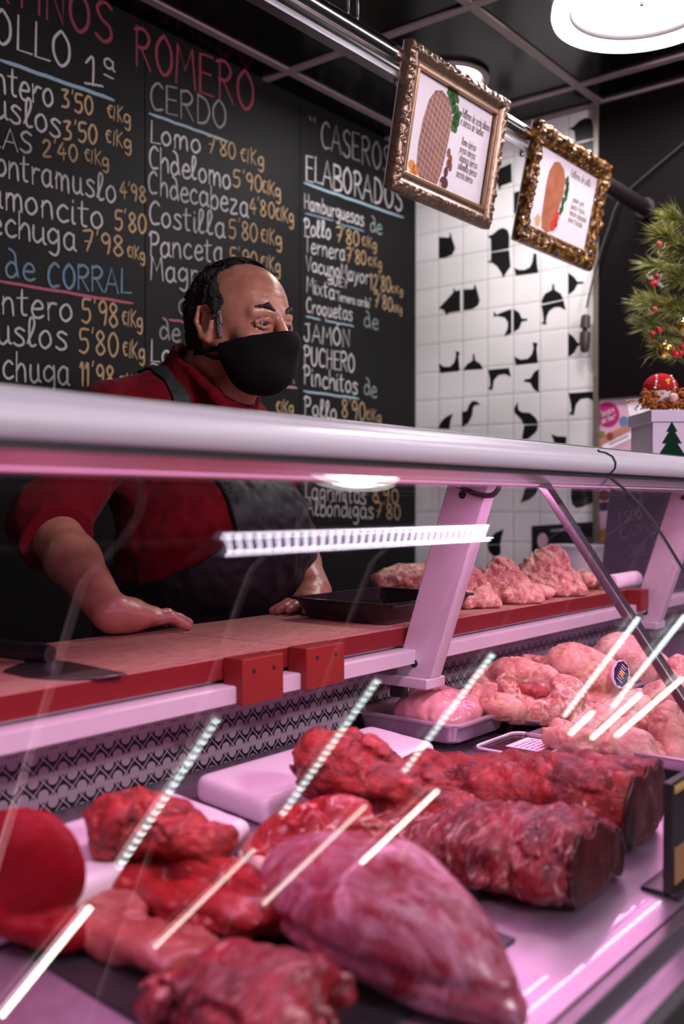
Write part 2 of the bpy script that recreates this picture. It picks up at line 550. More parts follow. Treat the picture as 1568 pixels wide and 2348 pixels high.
# black animal shapes printed on the tiles
M['motif'] = plain('black_tile_print', (0.008, 0.008, 0.009), 0.3)
def A5(pts): return [(930 + x / 2.458, 440 + y / 2.458) for x, y in pts]
def A4(pts): return [(860 + x / 2.2147, y / 2.2147) for x, y in pts]
def A7(pts): return [(1040 + x / 2.97, 1080 + y / 2.97) for x, y in pts]
shapes = [
 A5([(188,255),(246,258),(252,226),(262,262),(280,320),(262,355),(225,370),(188,374)]),
 A5([(462,250),(490,240),(525,210),(550,202),(575,215),(585,245),(583,318),(482,338),(480,265)]),
 A5([(462,388),(480,390),(482,343),(583,328),(592,420),(570,450),(550,485),(540,455),(515,418),(490,400),(465,396)]),
 A5([(612,428),(640,440),(670,440),(700,425),(715,395),(722,345),(738,350),(740,400),(748,455),(622,472)]),
 A5([(188,655),(225,615),(268,568),(271,538),(281,558),(308,552),(308,670),(240,682),(232,697),(215,665)]),
 A5([(326,550),(382,548),(391,518),(402,552),(418,612),(408,640),(375,660),(326,668)]),
 A5([(768,608),(785,575),(825,552),(828,520),(836,520),(840,552),(875,575),(888,605),(768,630)]),
 A5([(766,640),(890,612),(903,666),(870,648),(838,650),(810,670),(796,700),(790,732),(796,748),(764,742),(778,730),(775,690)]),
 A5([(497,672),(512,692),(560,672),(597,660),(597,795),(555,815),(575,770),(577,735),(560,708),(515,698),(497,705)]),
 A5([(608,660),(640,680),(655,714),(686,714),(686,724),(655,730),(640,770),(608,790)]),
 A5([(917,455),(950,480),(968,506),(1002,506),(1002,516),(968,520),(950,555),(917,580)]),
 A5([(917,795),(950,820),(968,850),(984,856),(966,872),(950,905),(917,930)]),
 A5([(188,968),(215,985),(250,985),(272,965),(284,930),(284,895),(306,905),(298,930),(305,1008),(195,1020)]),
 A5([(324,1005),(345,972),(378,950),(380,914),(388,914),(392,950),(420,967),(436,997)]),
 A5([(612,928),(650,946),(690,940),(712,915),(722,880),(716,848),(744,852),(738,882),(746,962),(622,976)]),
 A5([(465,1003),(582,992),(594,1040),(560,1025),(522,1032),(498,1062),(490,1116),(463,1108),(478,1095),(475,1050)]),
 A5([(751,998),(751,1132),(720,1108),(703,1074),(668,1068),(668,1058),(703,1052),(725,1015)]),
 A5([(918,1135),(1055,1125),(1063,1180),(1030,1160),(985,1167),(960,1197),(948,1257),(920,1250),(935,1238),(932,1195)]),
 A5([(183,1332),(200,1295),(228,1268),(266,1250),(254,1290),(248,1336)]),
 A5([(318,1240),(345,1235),(358,1200),(375,1180),(395,1178),(422,1197),(392,1200),(380,1215),(375,1260),(355,1300),(318,1324)]),
 A5([(630,1185),(636,1228),(655,1242),(700,1245),(735,1275),(747,1306),(662,1308),(655,1285),(640,1268),(615,1245),(612,1222)]),
 A5([(668,1316),(747,1312),(740,1345),(715,1370),(690,1390),(655,1396)]),
 A5([(822,1365),(855,1378),(907,1380),(905,1422),(840,1416)]),
 A4([(985,655),(1005,645),(1040,612),(1070,598),(1098,606),(1107,640),(1108,700),(1018,722),(1012,665)]),
 A4([(1015,735),(1108,712),(1112,810),(1080,860),(1050,800),(1020,770)]),
 A4([(612,905),(625,860),(692,828),(695,925),(640,945),(632,968)]),
 A4([(705,978),(750,965),(750,1078),(705,1084)]),
 A7([(232,500),(250,455),(285,420),(340,395),(325,460),(318,500)]),
 A7([(232,506),(318,504),(322,560),(300,580),(268,576),(242,545)]),
 A7([(458,215),(475,160),(490,110),(560,100),(575,120),(560,155),(520,190)]),
 A7([(800,105),(945,108),(952,165),(985,200),(930,218),(880,242),(835,250),(808,225),(800,180)]),
 A7([(190,180),(212,172),(210,220),(196,232),(185,262)]),
]
for s_ in shapes:
    P = [onX(u, v, WALL_X) for u, v in s_]
    MB().prism([(p[1], p[2]) for p in P], 0, WALL_X - 0.0012, WALL_X + 0.002).build('tile_print', M['motif'], wall_r)

# dark wood panel covering the wall further right, metal trim between
t = NT('dark_stained_wood')
n = t.noise(9, 5, vec=t.map((1, 0.6, 26)))
M['wood_dark'] = t.bsdf(t.mix(n, (0.0022, 0.0014, 0.0016), (0.0075, 0.0048, 0.0055)), 0.55, spec=0.06, normal=t.bump(n, 0.2, 0.002))
pz = onX(1375, 915, WALL_X)[2]; py = onX(1378, 600, WALL_X)[1]
MB().box((WALL_X - 0.018, 0.885, pz), (WALL_X - 0.0005, py, CEIL - 0.009)).build('wall_panel', M['wood_dark'],
    label='dark stained wooden panel covering the wall right of the white tiles', cat='wall panel', bevel=0.002)
MB().box((WALL_X - 0.021, py + 0.001, 1.0), (WALL_X - 0.0005, py + 0.016, CEIL - 0.009)).build('trim_1', plain('grey_trim', (0.24, 0.20, 0.18), 0.4, 0.5), kind='structure')

# ------------------------------------------------------------------ chalkboard and its handwriting
M['board'] = plain('black_chalkboard', (0.0065, 0.0063, 0.0066), 0.6, spec=0.14, var=0.35, nscale=5.0)
def chalk(name, col):
    t = NT(name)
    n = t.noise(260, 3, 0.7)
    c = t.mix(t.math('MULTIPLY_ADD', n, 1.6, -0.3, clamp=True), tuple(x * 0.42 for x in col), tuple(x * 0.78 for x in col))
    return t.bsdf(c, 0.9, spec=0.1)
CH = {'w': chalk('white_chalk', (0.66, 0.63, 0.64)), 'y': chalk('ochre_chalk', (0.60, 0.42, 0.24)), 'r': chalk('red_chalk', (0.36, 0.07, 0.11)),
      'b': chalk('pale_blue_chalk', (0.38, 0.54, 0.64)), 'p': chalk('pink_chalk', (0.62, 0.32, 0.42)), 'g': chalk('grey_chalk', (0.34, 0.33, 0.34)),
      'c': chalk('blue_grey_chalk', (0.22, 0.34, 0.46)), 't': chalk('green_grey_chalk', (0.32, 0.40, 0.37)), 'k': chalk('rose_chalk', (0.60, 0.16, 0.22))}

GL = {  # hand-drawn glyphs: advance | strokes of x,y (baseline 0, cap height 1)
 'A': '.62|0,0 .3,1 .6,0|.12,.36 .5,.36', 'B': '.56|.06,0 .06,1|.06,1 .4,.95 .42,.62 .08,.53 .48,.4 .5,.1 .06,0', 'C': '.58|.54,.86 .34,1 .1,.75 .06,.35 .22,.04 .54,.1',
 'D': '.6|.08,0 .08,1|.08,1 .4,.88 .55,.5 .4,.1 .08,0', 'E': '.52|.48,1 .06,.98 .06,0 .5,.02|.06,.52 .42,.54', 'H': '.58|.06,0 .06,1|.5,0 .5,1|.06,.5 .5,.54',
 'I': '.16|.08,0 .08,1', 'J': '.5|.1,.98 .44,1|.32,1 .36,.3 .26,.02 .06,.1 .02,.26', 'K': '.5|.06,0 .06,1|.46,.95 .08,.48 .48,0', 'L': '.5|.08,1 .06,.02 .5,.04',
 'M': '.72|.04,0 .1,1 .34,.4 .58,1 .68,0', 'N': '.6|.06,0 .08,1 .5,.04 .52,1', 'O': '.62|.3,1 .08,.7 .08,.28 .3,0 .54,.25 .54,.7 .32,1', 'P': '.54|.08,0 .1,.98|-.02,.84 .1,1 .4,.95 .48,.72 .36,.52 .1,.48',
 'R': '.58|.08,0 .08,1|.02,.92 .3,1 .5,.8 .36,.54 .1,.5|.22,.5 .54,0', 'S': '.52|.48,.88 .28,1 .08,.8 .2,.55 .42,.42 .46,.16 .26,0 .04,.12', 'T': '.56|0,.98 .56,1|.28,.98 .28,0',
 'U': '.58|.06,1 .06,.25 .26,0 .48,.22 .52,1', 'V': '.56|0,1 .26,0 .54,1', 'Y': '.54|.02,1 .27,.5 .52,1|.27,.5 .26,0',
 'a': '.58|.46,.52 .26,.62 .06,.42 .08,.12 .26,0 .46,.18|.46,.6 .46,.12 .56,.02', 'b': '.54|.08,1 .08,0|.08,.36 .28,.6 .48,.42 .44,.1 .24,0 .08,.12', 'c': '.5|.46,.52 .28,.62 .08,.4 .1,.12 .28,0 .5,.1',
 'd': '.58|.46,.42 .26,.58 .06,.34 .1,.06 .3,.02 .46,.2|.2,1 .42,.86 .48,.4 .56,.02', 'e': '.52|.08,.3 .46,.36 .38,.58 .2,.58 .06,.3 .14,.05 .32,0 .5,.1', 'f': '.4|.38,.95 .22,.95 .16,.7 .16,0|.02,.5 .34,.52',
 'g': '.56|.46,.5 .26,.62 .06,.42 .1,.16 .28,.1 .46,.28|.46,.6 .48,-.1 .34,-.34 .1,-.26', 'h': '.54|.08,1 .08,0|.08,.34 .26,.6 .44,.48 .48,0', 'i': '.2|.08,.6 .08,.06 .18,.01|.08,.8 .09,.86',
 'j': '.28|.14,.6 .16,-.1 .02,-.32|.14,.8 .15,.86', 'l': '.36|.02,.1 .26,.66 .27,.95 .16,1 .1,.8 .1,.2 .18,.02 .34,.08', 'm': '.76|.06,.6 .06,0|.06,.38 .2,.6 .34,.5 .36,0|.36,.38 .5,.6 .64,.48 .68,0', 'n': '.54|.06,.6 .06,0|.06,.36 .24,.6 .42,.5 .48,0',
 'o': '.52|.26,.6 .06,.4 .08,.12 .26,0 .46,.2 .42,.48 .26,.6', 'p': '.54|.06,.6 .06,-.34|.06,.4 .26,.6 .46,.4 .4,.08 .08,.06', 'q': '.54|.44,.5 .24,.6 .06,.38 .1,.1 .26,.04 .44,.24|.44,.6 .46,-.34',
 'r': '.42|.06,.6 .08,0|.08,.34 .2,.56 .4,.56', 's': '.46|.42,.54 .22,.62 .08,.48 .36,.26 .38,.08 .18,0 .02,.08', 't': '.42|.18,.9 .18,.1 .36,.02|0,.62 .38,.66', 'u': '.54|.06,.6 .06,.16 .22,0 .42,.18|.42,.6 .44,.1 .54,.02',
 'v': '.46|.02,.6 .22,0 .44,.6', 'x': '.48|.04,.6 .44,0|.42,.6 .04,0', 'y': '.5|.04,.6 .24,.1|.46,.6 .2,-.1 .04,-.32', 'z': '.48|.06,.6 .42,.58 .06,.02 .46,.04', 'k': '.46|.06,1 .06,0|.4,.58 .08,.26 .42,0',
 '0': '.54|.26,1 .06,.7 .08,.25 .26,0 .46,.28 .46,.72 .26,1', '1': '.26|.02,.78 .16,1 .16,0', '2': '.52|.04,.8 .2,1 .42,.84 .3,.46 .04,.02 .48,.04', '3': '.5|.04,.94 .4,.98 .2,.6 .42,.42 .38,.1 .04,.04',
 '4': '.5|.3,1 .04,.36 .48,.4|.34,.66 .34,0', '5': '.5|.46,1 .1,.98 .08,.58 .36,.58 .44,.26 .26,0 .02,.08', '7': '.5|.02,.96 .46,.98 .2,0|.12,.48 .42,.52', '8': '.5|.24,.54 .08,.78 .24,1 .42,.8 .26,.54 .06,.24 .24,0 .46,.22 .26,.54',
 '9': '.5|.42,.66 .2,.5 .06,.76 .24,1 .42,.8 .4,.3 .34,0', "'": '.16|.1,1.12 .06,.92', '/': '.2|.12,.85 .06,-.02', '€': '.42|.38,.74 .2,.76 .06,.46 .2,.06 .38,.1|0,.52 .28,.54', '"': '.22|.04,1.1 .06,.86|.16,1.1 .17,.86',
 ' ': '.34|', ':': '.16|.08,.5 .08,.56|.08,.08 .08,.14', '.': '.14|.06,0 .07,.05', 'É': '.52|.48,1 .06,.98 .06,0 .5,.02|.06,.52 .42,.54', 'Ó': '.62|.3,1 .08,.7 .08,.28 .3,0 .54,.25 .54,.7 .32,1|.3,1.14 .42,1.28',
 'é': '.52|.08,.3 .46,.36 .38,.58 .2,.58 .06,.3 .14,.05 .32,0 .5,.1|.26,.76 .4,.92', 'ó': '.52|.26,.6 .06,.4 .08,.12 .26,0 .46,.2 .42,.48 .26,.6|.26,.76 .4,.92', 'ñ': '.54|.06,.6 .06,0|.06,.36 .24,.6 .42,.5 .48,0|.08,.8 .24,.88 .4,.8'}
def glyph(ch):
    adv, *st = GL[ch].split('|')
    return float(adv), [[tuple(map(float, p.split(','))) for p in s_.split()] for s_ in st if s_]
def smooth_stroke(p, k=4):
    if len(p) < 3: return p
    out = []
    for i in range(len(p) - 1):
        p0 = np.array(p[max(i - 1, 0)]); p1 = np.array(p[i]); p2 = np.array(p[i + 1]); p3 = np.array(p[min(i + 2, len(p) - 1)])
        if i == 0 and p[0] == p[-1]: p0 = np.array(p[-2])
        if i == len(p) - 2 and p[0] == p[-1]: p3 = np.array(p[1])
        for j in range(k):
            t_ = j / k
            out.append(tuple(0.5 * ((2 * p1) + (-p0 + p2) * t_ + (2 * p0 - 5 * p1 + 4 * p2 - p3) * t_ ** 2 + (-p0 + 3 * p1 - 3 * p2 + p3) * t_ ** 3)))
    out.append(p[-1])
    return out
def text_strokes(txt, rnd=None, jit=0.03, angular='AEFHIKLMNTVYZ'):
    x = 0; out = []
    for ch in txt:
        adv, st = glyph(ch)
        for s_ in st:
            q = s_ if ch in angular else smooth_stroke(s_)
            dx, dy = (rnd.uniform(-jit, jit), rnd.uniform(-jit, jit)) if rnd else (0, 0)
            out.append([(x + a + dx, b + dy) for a, b in q])
        x += adv + 0.08
    return out, x - 0.08

# three boards side by side
SEAM1 = onY(333, 600, BOARD_Y)[0]; SEAM2 = onY(688, 600, BOARD_Y)[0]
bx = [(0.95, SEAM1 - 0.001), (SEAM1 + 0.001, SEAM2 - 0.001), (SEAM2 + 0.001, WALL_X - 0.003)]
blabel = ['black chalkboard panel with the POLLO prices, leftmost of the three',
          'black chalkboard panel with the CERDO prices, behind the butcher',
          'black chalkboard panel headed ELABORADOS, beside the white tiled wall']
boards = []
for (a, b), lb in zip(bx, blabel):
    o = thing('chalkboard', ((a + b) / 2, BOARD_Y, 0.3), lb, 'chalkboard', 'chalkboard panels with the price list')
    MB().box((a, BOARD_Y, 0.3), (b, BOARD_Y + 0.012, CEIL - 0.001)).build('board', M['board'], o, bevel=0.0015)
    boards.append(o)
rnd = random.Random(4)
PXW = 1 / F_PX * 2.25
def write(bi, txt, p0, p1, cap, col='w', w=6.0):
    st, W = text_strokes(txt, rnd)
    mb = MB()
    for s_ in st:
        P = []
        for a, b in s_:
            k = a / W
            P.append(onY(p0[0] + (p1[0] - p0[0]) * k, p0[1] + (p1[1] - p0[1]) * k - b * cap, BOARD_Y - 0.0012 - 0.0002 * rnd.random()))
        mb.ribbon(P, (0, -1, 0), w * PXW)
    mb.build('chalk_lettering', CH[col], boards[bi])
def line(bi, p0, p1, col='b', w=7.0):
    P = [onY(p0[0] + (p1[0] - p0[0]) * k / 12, p0[1] + (p1[1] - p0[1]) * k / 12 + rnd.uniform(-1, 1), BOARD_Y - 0.001) for k in range(13)]
    MB().ribbon(P, (0, -1, 0), w * PXW).build('chalk_underline', CH[col], boards[bi])

write(0, 'MARTINOS', (-150, -68), (258, 106), 92, 'r', 9)
write(1, 'ROMERO', (308, 146), (584, 262), 90, 'r', 9)
write(0, 'POLLO', (-62, 78), (164, 162), 80, 'w', 7)
write(0, '1', (196, 192), (226, 196), 64); write(0, 'a', (238, 152), (264, 166), 36, 'w', 5); line(0, (194, 190), (236, 198), 'w', 5); line(0, (238, 170), (260, 180), 'w', 4)
line(0, (0, 137), (260, 229), 'b', 9)
write(0, 'Delantero', (-130, 168), (124, 250), 66); write(0, "3'50", (140, 246), (214, 266), 42, 'y'); write(0, '€/Kg', (246, 268), (300, 288), 36, 'y', 5)
write(0, 'Muslos', (-60, 250), (142, 320), 66); write(0, "3'50", (146, 320), (224, 332), 44, 'y'); write(0, '€/Kg', (242, 326), (302, 346), 36, 'y', 5)
write(0, 'ALAS', (-66, 325), (74, 354), 48); write(0, "2'40", (98, 358), (178, 372), 38, 'y'); write(0, '€/Kg', (194, 368), (250, 386), 34, 'y', 5)
write(0, 'Contramuslo', (-42, 392), (266, 467), 62); write(0, "4'98", (274, 452), (334, 466), 36, 'y')
write(0, 'Jamoncito', (-62, 462), (238, 528), 62); write(0, "5'80", (263, 526), (336, 536), 44, 'y')
write(0, 'Pechuga', (-58, 526), (176, 576), 62); write(0, "7'98", (190, 574), (284, 588), 46, 'y'); write(0, '€/Kg', (292, 588), (332, 600), 30, 'y', 5)
write(0, 'de', (10, 632), (80, 646), 62, 'c'); write(0, 'CORRAL', (110, 658), (300, 674), 56, 'c', 7)
line(0, (-6, 644), (304, 696), 'k', 7)
write(0, 'Delantero', (-140, 702), (168, 738), 64); write(0, "5'98", (188, 738), (272, 750), 54, 'y'); write(0, '€/Kg', (280, 744), (328, 754), 38, 'y', 5)
write(0, 'Muslos', (-56, 780), (154, 804), 66); write(0, "5'80", (180, 808), (272, 818), 54, 'y'); write(0, '€/Kg', (282, 816), (332, 826), 40, 'y', 5)
write(0, 'Pechuga', (-60, 862), (162, 884), 66); write(0, "11'98", (182, 882), (262, 892), 52, 'y'); write(0, '€/Kg', (272, 890), (318, 896), 36, 'y', 5)

write(1, 'CERDO', (343, 250), (520, 298), 64, 'g', 6); line(1, (343, 260), (522, 325), 'b', 7)
write(1, 'Lomo', (343, 326), (460, 352), 50); write(1, "7'80", (475, 348), (540, 366), 38, 'y', 5); write(1, '€/Kg', (552, 368), (606, 384), 36, 'y', 5)
write(1, 'Chdelomo', (341, 384), (530, 436), 52); write(1, "5'90", (535, 428), (602, 442), 38, 'y', 5); write(1, '€/Kg', (600, 440), (644, 456), 34, 'y', 5)
write(1, 'Chdecabeza', (340, 442), (570, 498), 52); write(1, "4'80", (572, 488), (630, 502), 36, 'y', 5); write(1, '€/Kg', (632, 502), (674, 514), 34, 'y', 5)
write(1, 'Costilla', (340, 512), (518, 546), 54); write(1, "5'80", (525, 544), (592, 556), 42, 'y', 5); write(1, '€/Kg', (598, 554), (646, 566), 36, 'y', 5)
write(1, 'Panceta', (343, 586), (512, 602), 54); write(1, "5'90", (527, 610), (592, 620), 42, 'y', 5); write(1, '€/Kg', (598, 616), (644, 630), 36, 'y', 5)
write(1, 'Magro', (345, 640), (480, 656), 54)
write(1, 'a', (408, 722), (440, 726), 58, 'g'); line(1, (388, 732), (450, 744), 'k', 6)
write(1, 'de', (366, 776), (414, 784), 48, 'g'); write(1, 'Lomo', (346, 830), (450, 842), 50); write(1, 'Presa', (346, 884), (460, 900), 50)
write(1, 'TERNERA', (500, 862), (676, 880), 48, 'p', 5); line(1, (600, 880), (680, 889), 'p', 6)
write(1, '€/Kg', (634, 944), (674, 950), 30, 'y', 5)

write(2, '"', (708, 294), (724, 300), 24, 'g', 7); write(2, 'CASEROS', (736, 336), (896, 400), 62, 'g', 6)
write(2, 'ELABORADOS', (700, 412), (922, 486), 58, 'w', 7); line(2, (698, 420), (924, 499), 'b', 8)
write(2, 'Hamburguesas', (698, 478), (834, 518), 34, 'w', 5); line(2, (700, 489), (764, 506), 'c', 5); line(2, (780, 514), (834, 530), 'c', 5); write(2, 'de', (848, 530), (876, 538), 36, 't', 5)
write(2, 'Pollo', (698, 538), (758, 548), 38); write(2, "7'80", (770, 554), (824, 566), 34, 'y', 5); write(2, '€/Kg', (830, 562), (864, 574), 26, 'y', 4)
write(2, 'Ternera', (698, 578), (792, 598), 38, 'w', 5); write(2, "7'80", (794, 600), (840, 608), 32, 'y', 5); write(2, '€/Kg', (844, 608), (876, 616), 24, 'y', 4)
write(2, 'VacunoMayor', (702, 620), (846, 652), 34, 'w', 5); write(2, "12'80", (848, 664), (896, 672), 36, 'y', 5); write(2, '€/Kg', (896, 670), (924, 676), 18, 'y', 4)
write(2, '"BUEY"', (746, 650), (804, 662), 20, 'w', 4)
write(2, 'Mixta', (702, 668), (768, 688), 36, 'w', 5); write(2, '"Ternera cerdo"', (770, 688), (850, 706), 20, 'w', 3.5); write(2, "7'80", (858, 704), (900, 714), 32, 'y', 5); write(2, '€/Kg', (900, 714), (922, 718), 18, 'y', 4)
write(2, 'Croquetas', (702, 716), (808, 736), 34, 'w', 5); line(2, (702, 726), (734, 733), 'b', 5); line(2, (748, 736), (811, 748), 'b', 5); write(2, 'de', (834, 748), (868, 758), 38, 't', 5)
write(2, 'JAMÓN', (697, 782), (804, 796), 40, 'w', 6); write(2, 'PUCHERO', (697, 834), (814, 854), 42, 'w', 6)
write(2, 'Pinchitos', (697, 880), (820, 904), 42, 'w', 6); line(2, (697, 897), (822, 914), 'b', 7); write(2, 'de', (834, 904), (864, 912), 40, 't', 5)
write(2, 'Pollo', (698, 950), (772, 964), 40, 'w', 6); write(2, "8'90", (783, 956), (838, 966), 42, 'y', 5); write(2, '€/Kg', (840, 962), (874, 970), 28, 'y', 4)
write(2, 'Chorizos', (698, 1092), (840, 1100), 38, 'w', 5); write(2, "7'80", (850, 1100), (900, 1106), 32, 'y', 5)
write(2, 'Lagrimitas', (700, 1142), (840, 1156), 40, 'w', 5); write(2, "8'90", (852, 1150), (914, 1156), 34, 'y', 5)
write(2, 'Albóndigas', (702, 1180), (856, 1190), 40, 'w', 5); write(2, "7'80", (860, 1186), (918, 1192), 34, 'y', 5)
# ------------------------------------------------------------------ the refrigerated case
X0, X1 = -0.75, 2.86
case = thing('display_case', (1.2, 0.65, 0.0), 'long steel and glass refrigerated meat case with a white canopy lit pink', 'display case')
# front glass: gently curved from the canopy down to the sill
_gz = np.linspace(1.2455, 0.775, 1200)
def gslope(z):
    t_ = np.clip((1.245 - z) / 0.095, 0, 1); t_ = (t_ * t_ * (3 - 2 * t_) + t_) * 0.5
    return 1 / np.tan(np.radians(37.0 + 20.9 * t_))
_gy = .63 - np.concatenate([[0], np.cumsum(np.diff(-_gz) * gslope((_gz[1:] + _gz[:-1]) / 2))])
def gy(z): return float(np.interp(z, _gz[::-1], _gy[::-1]))
def gpane(xa, xb):
    zs = np.concatenate([np.linspace(0.778, 1.14, 8), np.linspace(1.148, 1.2445, 34)])
    prof = [(gy(z), z) for z in zs]
    inner = []
    for z in zs[::-1]:
        k = float(gslope(z)); n = np.array([1.0, -k]); n /= np.linalg.norm(n)
        inner.append((gy(z) + n[0] * 0.006, z + n[1] * 0.006))
    m = MB(); P = prof + inner; n = len(P)
    V = [(xa, y, z) for y, z in P] + [(xb, y, z) for y, z in P]
    h = n // 2
    Fc = []
    for i in range(n): Fc.append((i, (i + 1) % n, n + (i + 1) % n, n + i))
    for i in range(h - 1):
        Fc.append((i, n - 1 - i, n - 2 - i, i + 1)); Fc.append((n + i, n + i + 1, 2 * n - 2 - i, 2 * n - 1 - i))
    return m.add(V, Fc)
XS = 1.436
gpane(X0, XS - 0.002).build('front_glass', M['glass'], case, smooth='auto')
gpane(XS + 0.002, X1).build('front_glass', M['glass'], case, smooth='auto')
# rubber seal in the joint of the two panes, carried on over the canopy
zs = np.linspace(0.78, 1.2445, 20)
cprof = [(.632, 1.243), (.622, 1.2465), (.6155, 1.254), (.6150, 1.262), (.6195, 1.2705), (.630, 1.2765), (.640, 1.2785), (.643, 1.2812), (.660, 1.287), (.690, 1.2912), (.700, 1.2925)]
MB().tube([(XS, gy(z) - 0.0008, z) for z in zs] + [(XS, y - 0.0004, z + 0.0004) for y, z in cprof[:8]], 0.0022, 6).build('joint_seal', M['dark_rubber'], case)
# canopy: rounded white rail at the front, flat glass and steel top
pts = cprof[:]
cpoly = pts + [(.700, 1.262), (.66, 1.262), (.650, 1.252), (.645, 1.243)]
for xa, xb in ((X0, XS - 0.0015), (XS + 0.0015, X1)):
    m = MB().prism(cpoly, 0, xa, xb)
    m.build('canopy_rail', M['rail'], case, smooth='auto')
MB().box((X0, .700, 1.286), (X1, .955, 1.2945)).build('canopy_top', M['steel'], case, bevel=0.001)
pinkp = plain('pink_lit_housing', (0.80, 0.42, 0.54), 0.5, 0.0, var=0.04)  # pink LED glow on the aluminium is put into the base colour
MB().box((X0, .6225, 1.2395), (X1, .640, 1.2432)).build('gap_shadow_strip', M['dark_rubber'], case)  # dark strip in place of the shadow gap below the rail
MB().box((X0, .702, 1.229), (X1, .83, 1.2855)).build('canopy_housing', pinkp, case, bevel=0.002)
MB().prism([(.656, 1.2485), (.6775, 1.2243), (.6792, 1.2256), (.6585, 1.2500)], 0, X0, X1).build('canopy_fascia', plain('canopy_fascia_steel', (0.88, 0.74, 0.80), 0.28, 0.9, var=.03), case)
MB().box((X0, .6990, 1.2285), (X1, .7018, 1.2315)).build('led_strip', glow('pink_led', (1.0, 0.42, 0.80), 9.0), case)
MB().box((X0, .6735, 1.2262), (X1, .6748, 1.2271)).build('led_edge', glow('pink_led_edge', (1.0, 0.40, 0.75), 1.1), case)
# deck of stainless steel with a raised dark lip, and the sill in front of it
t = NT('deck_stainless')
n1 = t.noise(3.2, 3, vec=t.map((1, 2.2, 1)))
n2 = t.noise(60, 2)
c = t.mix(n1, (0.40, 0.31, 0.40), (0.54, 0.43, 0.53))
M['deck'] = t.bsdf(c, t.math('MULTIPLY_ADD', n2, 0.10, 0.38), 0.92, normal=t.bump(n1, 0.05, 0.012), Coat_Weight=0.22, Coat_Roughness=0.035)
t = NT('sill_stainless')
n1 = t.noise(7.0, 3, vec=t.map((1, 2.2, 1)))
M['sill'] = t.bsdf((0.60, 0.52, 0.62), 0.32, 0.92, normal=t.bump(n1, 0.2, 0.012), Coat_Weight=0.4, Coat_Roughness=0.04)
N = 40
def sheet(y0, z0, y1, z1, th): return [(y0, z0), (y1, z1), (y1, z1 - th), (y0, z0 - th)]
MB().prism(sheet(.368, deck_z(.368), 1.012, deck_z(1.012), .006), 0, X0, X1).build('deck', M['deck'], case)
lipm = plain('grey_lip', (0.16, 0.14, 0.16), 0.3, 0.6)
MB().prism([(.346, .770), (.352, .7795), (.366, .7795), (.3665, .765), (.346, .762)], 0, X0, X1).build('deck_lip', lipm, case, bevel=0.0015)
MB().prism(sheet(.305, .772, .346, .766, .006), 0, X0, X1).build('front_sill', M['sill'], case)
MB().prism([(.285, .74), (.298, .778), (.3105, .7795), (.312, .762), (.305, .74)], 0, X0, X1).build('glass_foot', M['dark_rubber'], case, bevel=0.002)
# base and plinth
MB().box((X0, .30, .12), (X1, .90, .755)).build('base_cabinet', plain('dark_case_front', (0.03, 0.028, 0.03), 0.4), case, bevel=0.004)
MB().box((X0 + .02, .36, .0), (X1 - .02, .86, .12)).build('plinth', M['dark_rubber'], case)
# back wall of the case, printed black and pale below
t = NT('patterned_back_panel')
sp = t.node('SeparateXYZ', ins={0: t.node('NewGeometry').outputs['Position']})
S_ = 0.0195
a = t.math('DIVIDE', t.math('ADD', sp.outputs[0], sp.outputs[2]), S_ * 1.414)
b = t.math('DIVIDE', t.math('SUBTRACT', sp.outputs[0], sp.outputs[2]), S_ * 1.414)
fa = t.math('FRACT', t.math('ADD', a, 50.0)); fb = t.math('FRACT', t.math('ADD', b, 50.0))
pxx = t.math('SUBTRACT', t.math('ADD', fa, fb), 1.0); pzz = t.math('SUBTRACT', fa, fb)
par = t.math('GREATER_THAN', t.math('FRACT', t.math('MULTIPLY', t.math('ADD', t.math('FLOOR', t.math('ADD', a, 50.0)), t.math('FLOOR', t.math('ADD', b, 50.0))), 0.5)), 0.25)
off = t.math('MULTIPLY_ADD', par, 0.36, -0.18)
dz_ = t.math('SUBTRACT', pzz, off)
rad = t.math('SQRT', t.math('ADD', t.math('MULTIPLY', pxx, pxx), t.math('MULTIPLY', dz_, dz_)))
blk = t.math('GREATER_THAN', rad, 0.56)
em = t.math('MINIMUM', t.math('MINIMUM', fa, fb), t.math('MINIMUM', t.math('SUBTRACT', 1.0, fa), t.math('SUBTRACT', 1.0, fb)))
blk = t.math('MULTIPLY', blk, t.math('GREATER_THAN', em, 0.045))
blk = t.math('MULTIPLY', blk, t.math('LESS_THAN', sp.outputs[2], 0.908))
M['pattern'] = t.bsdf(t.mix(blk, (0.40, 0.33, 0.37), (0.012, 0.010, 0.012)), 0.4, spec=.25)
MB().box((X0, 1.0125, .80), (X1, 1.03, .952)).build('back_panel', M['pattern'], case)
# worktop rail of bright steel under the cutting boards, worktop carrying them
MB().prism([(.900, .944), (.900, .9645), (.902, .966), (.935, .966), (.935, .952), (.915, .944)], 0, X0, X1).build('worktop_rail', M['alu'], case, smooth='auto')
MB().box((X0, .936, .945), (X1, 1.20, .969)).build('worktop', M['steel'], case)
MB().box((X0, 1.04, .10), (X1, 1.18, .9445)).build('rear_cabinet', plain('dark_rear_cabinet', (0.03, 0.03, 0.032), 0.5), case, bevel=0.003)
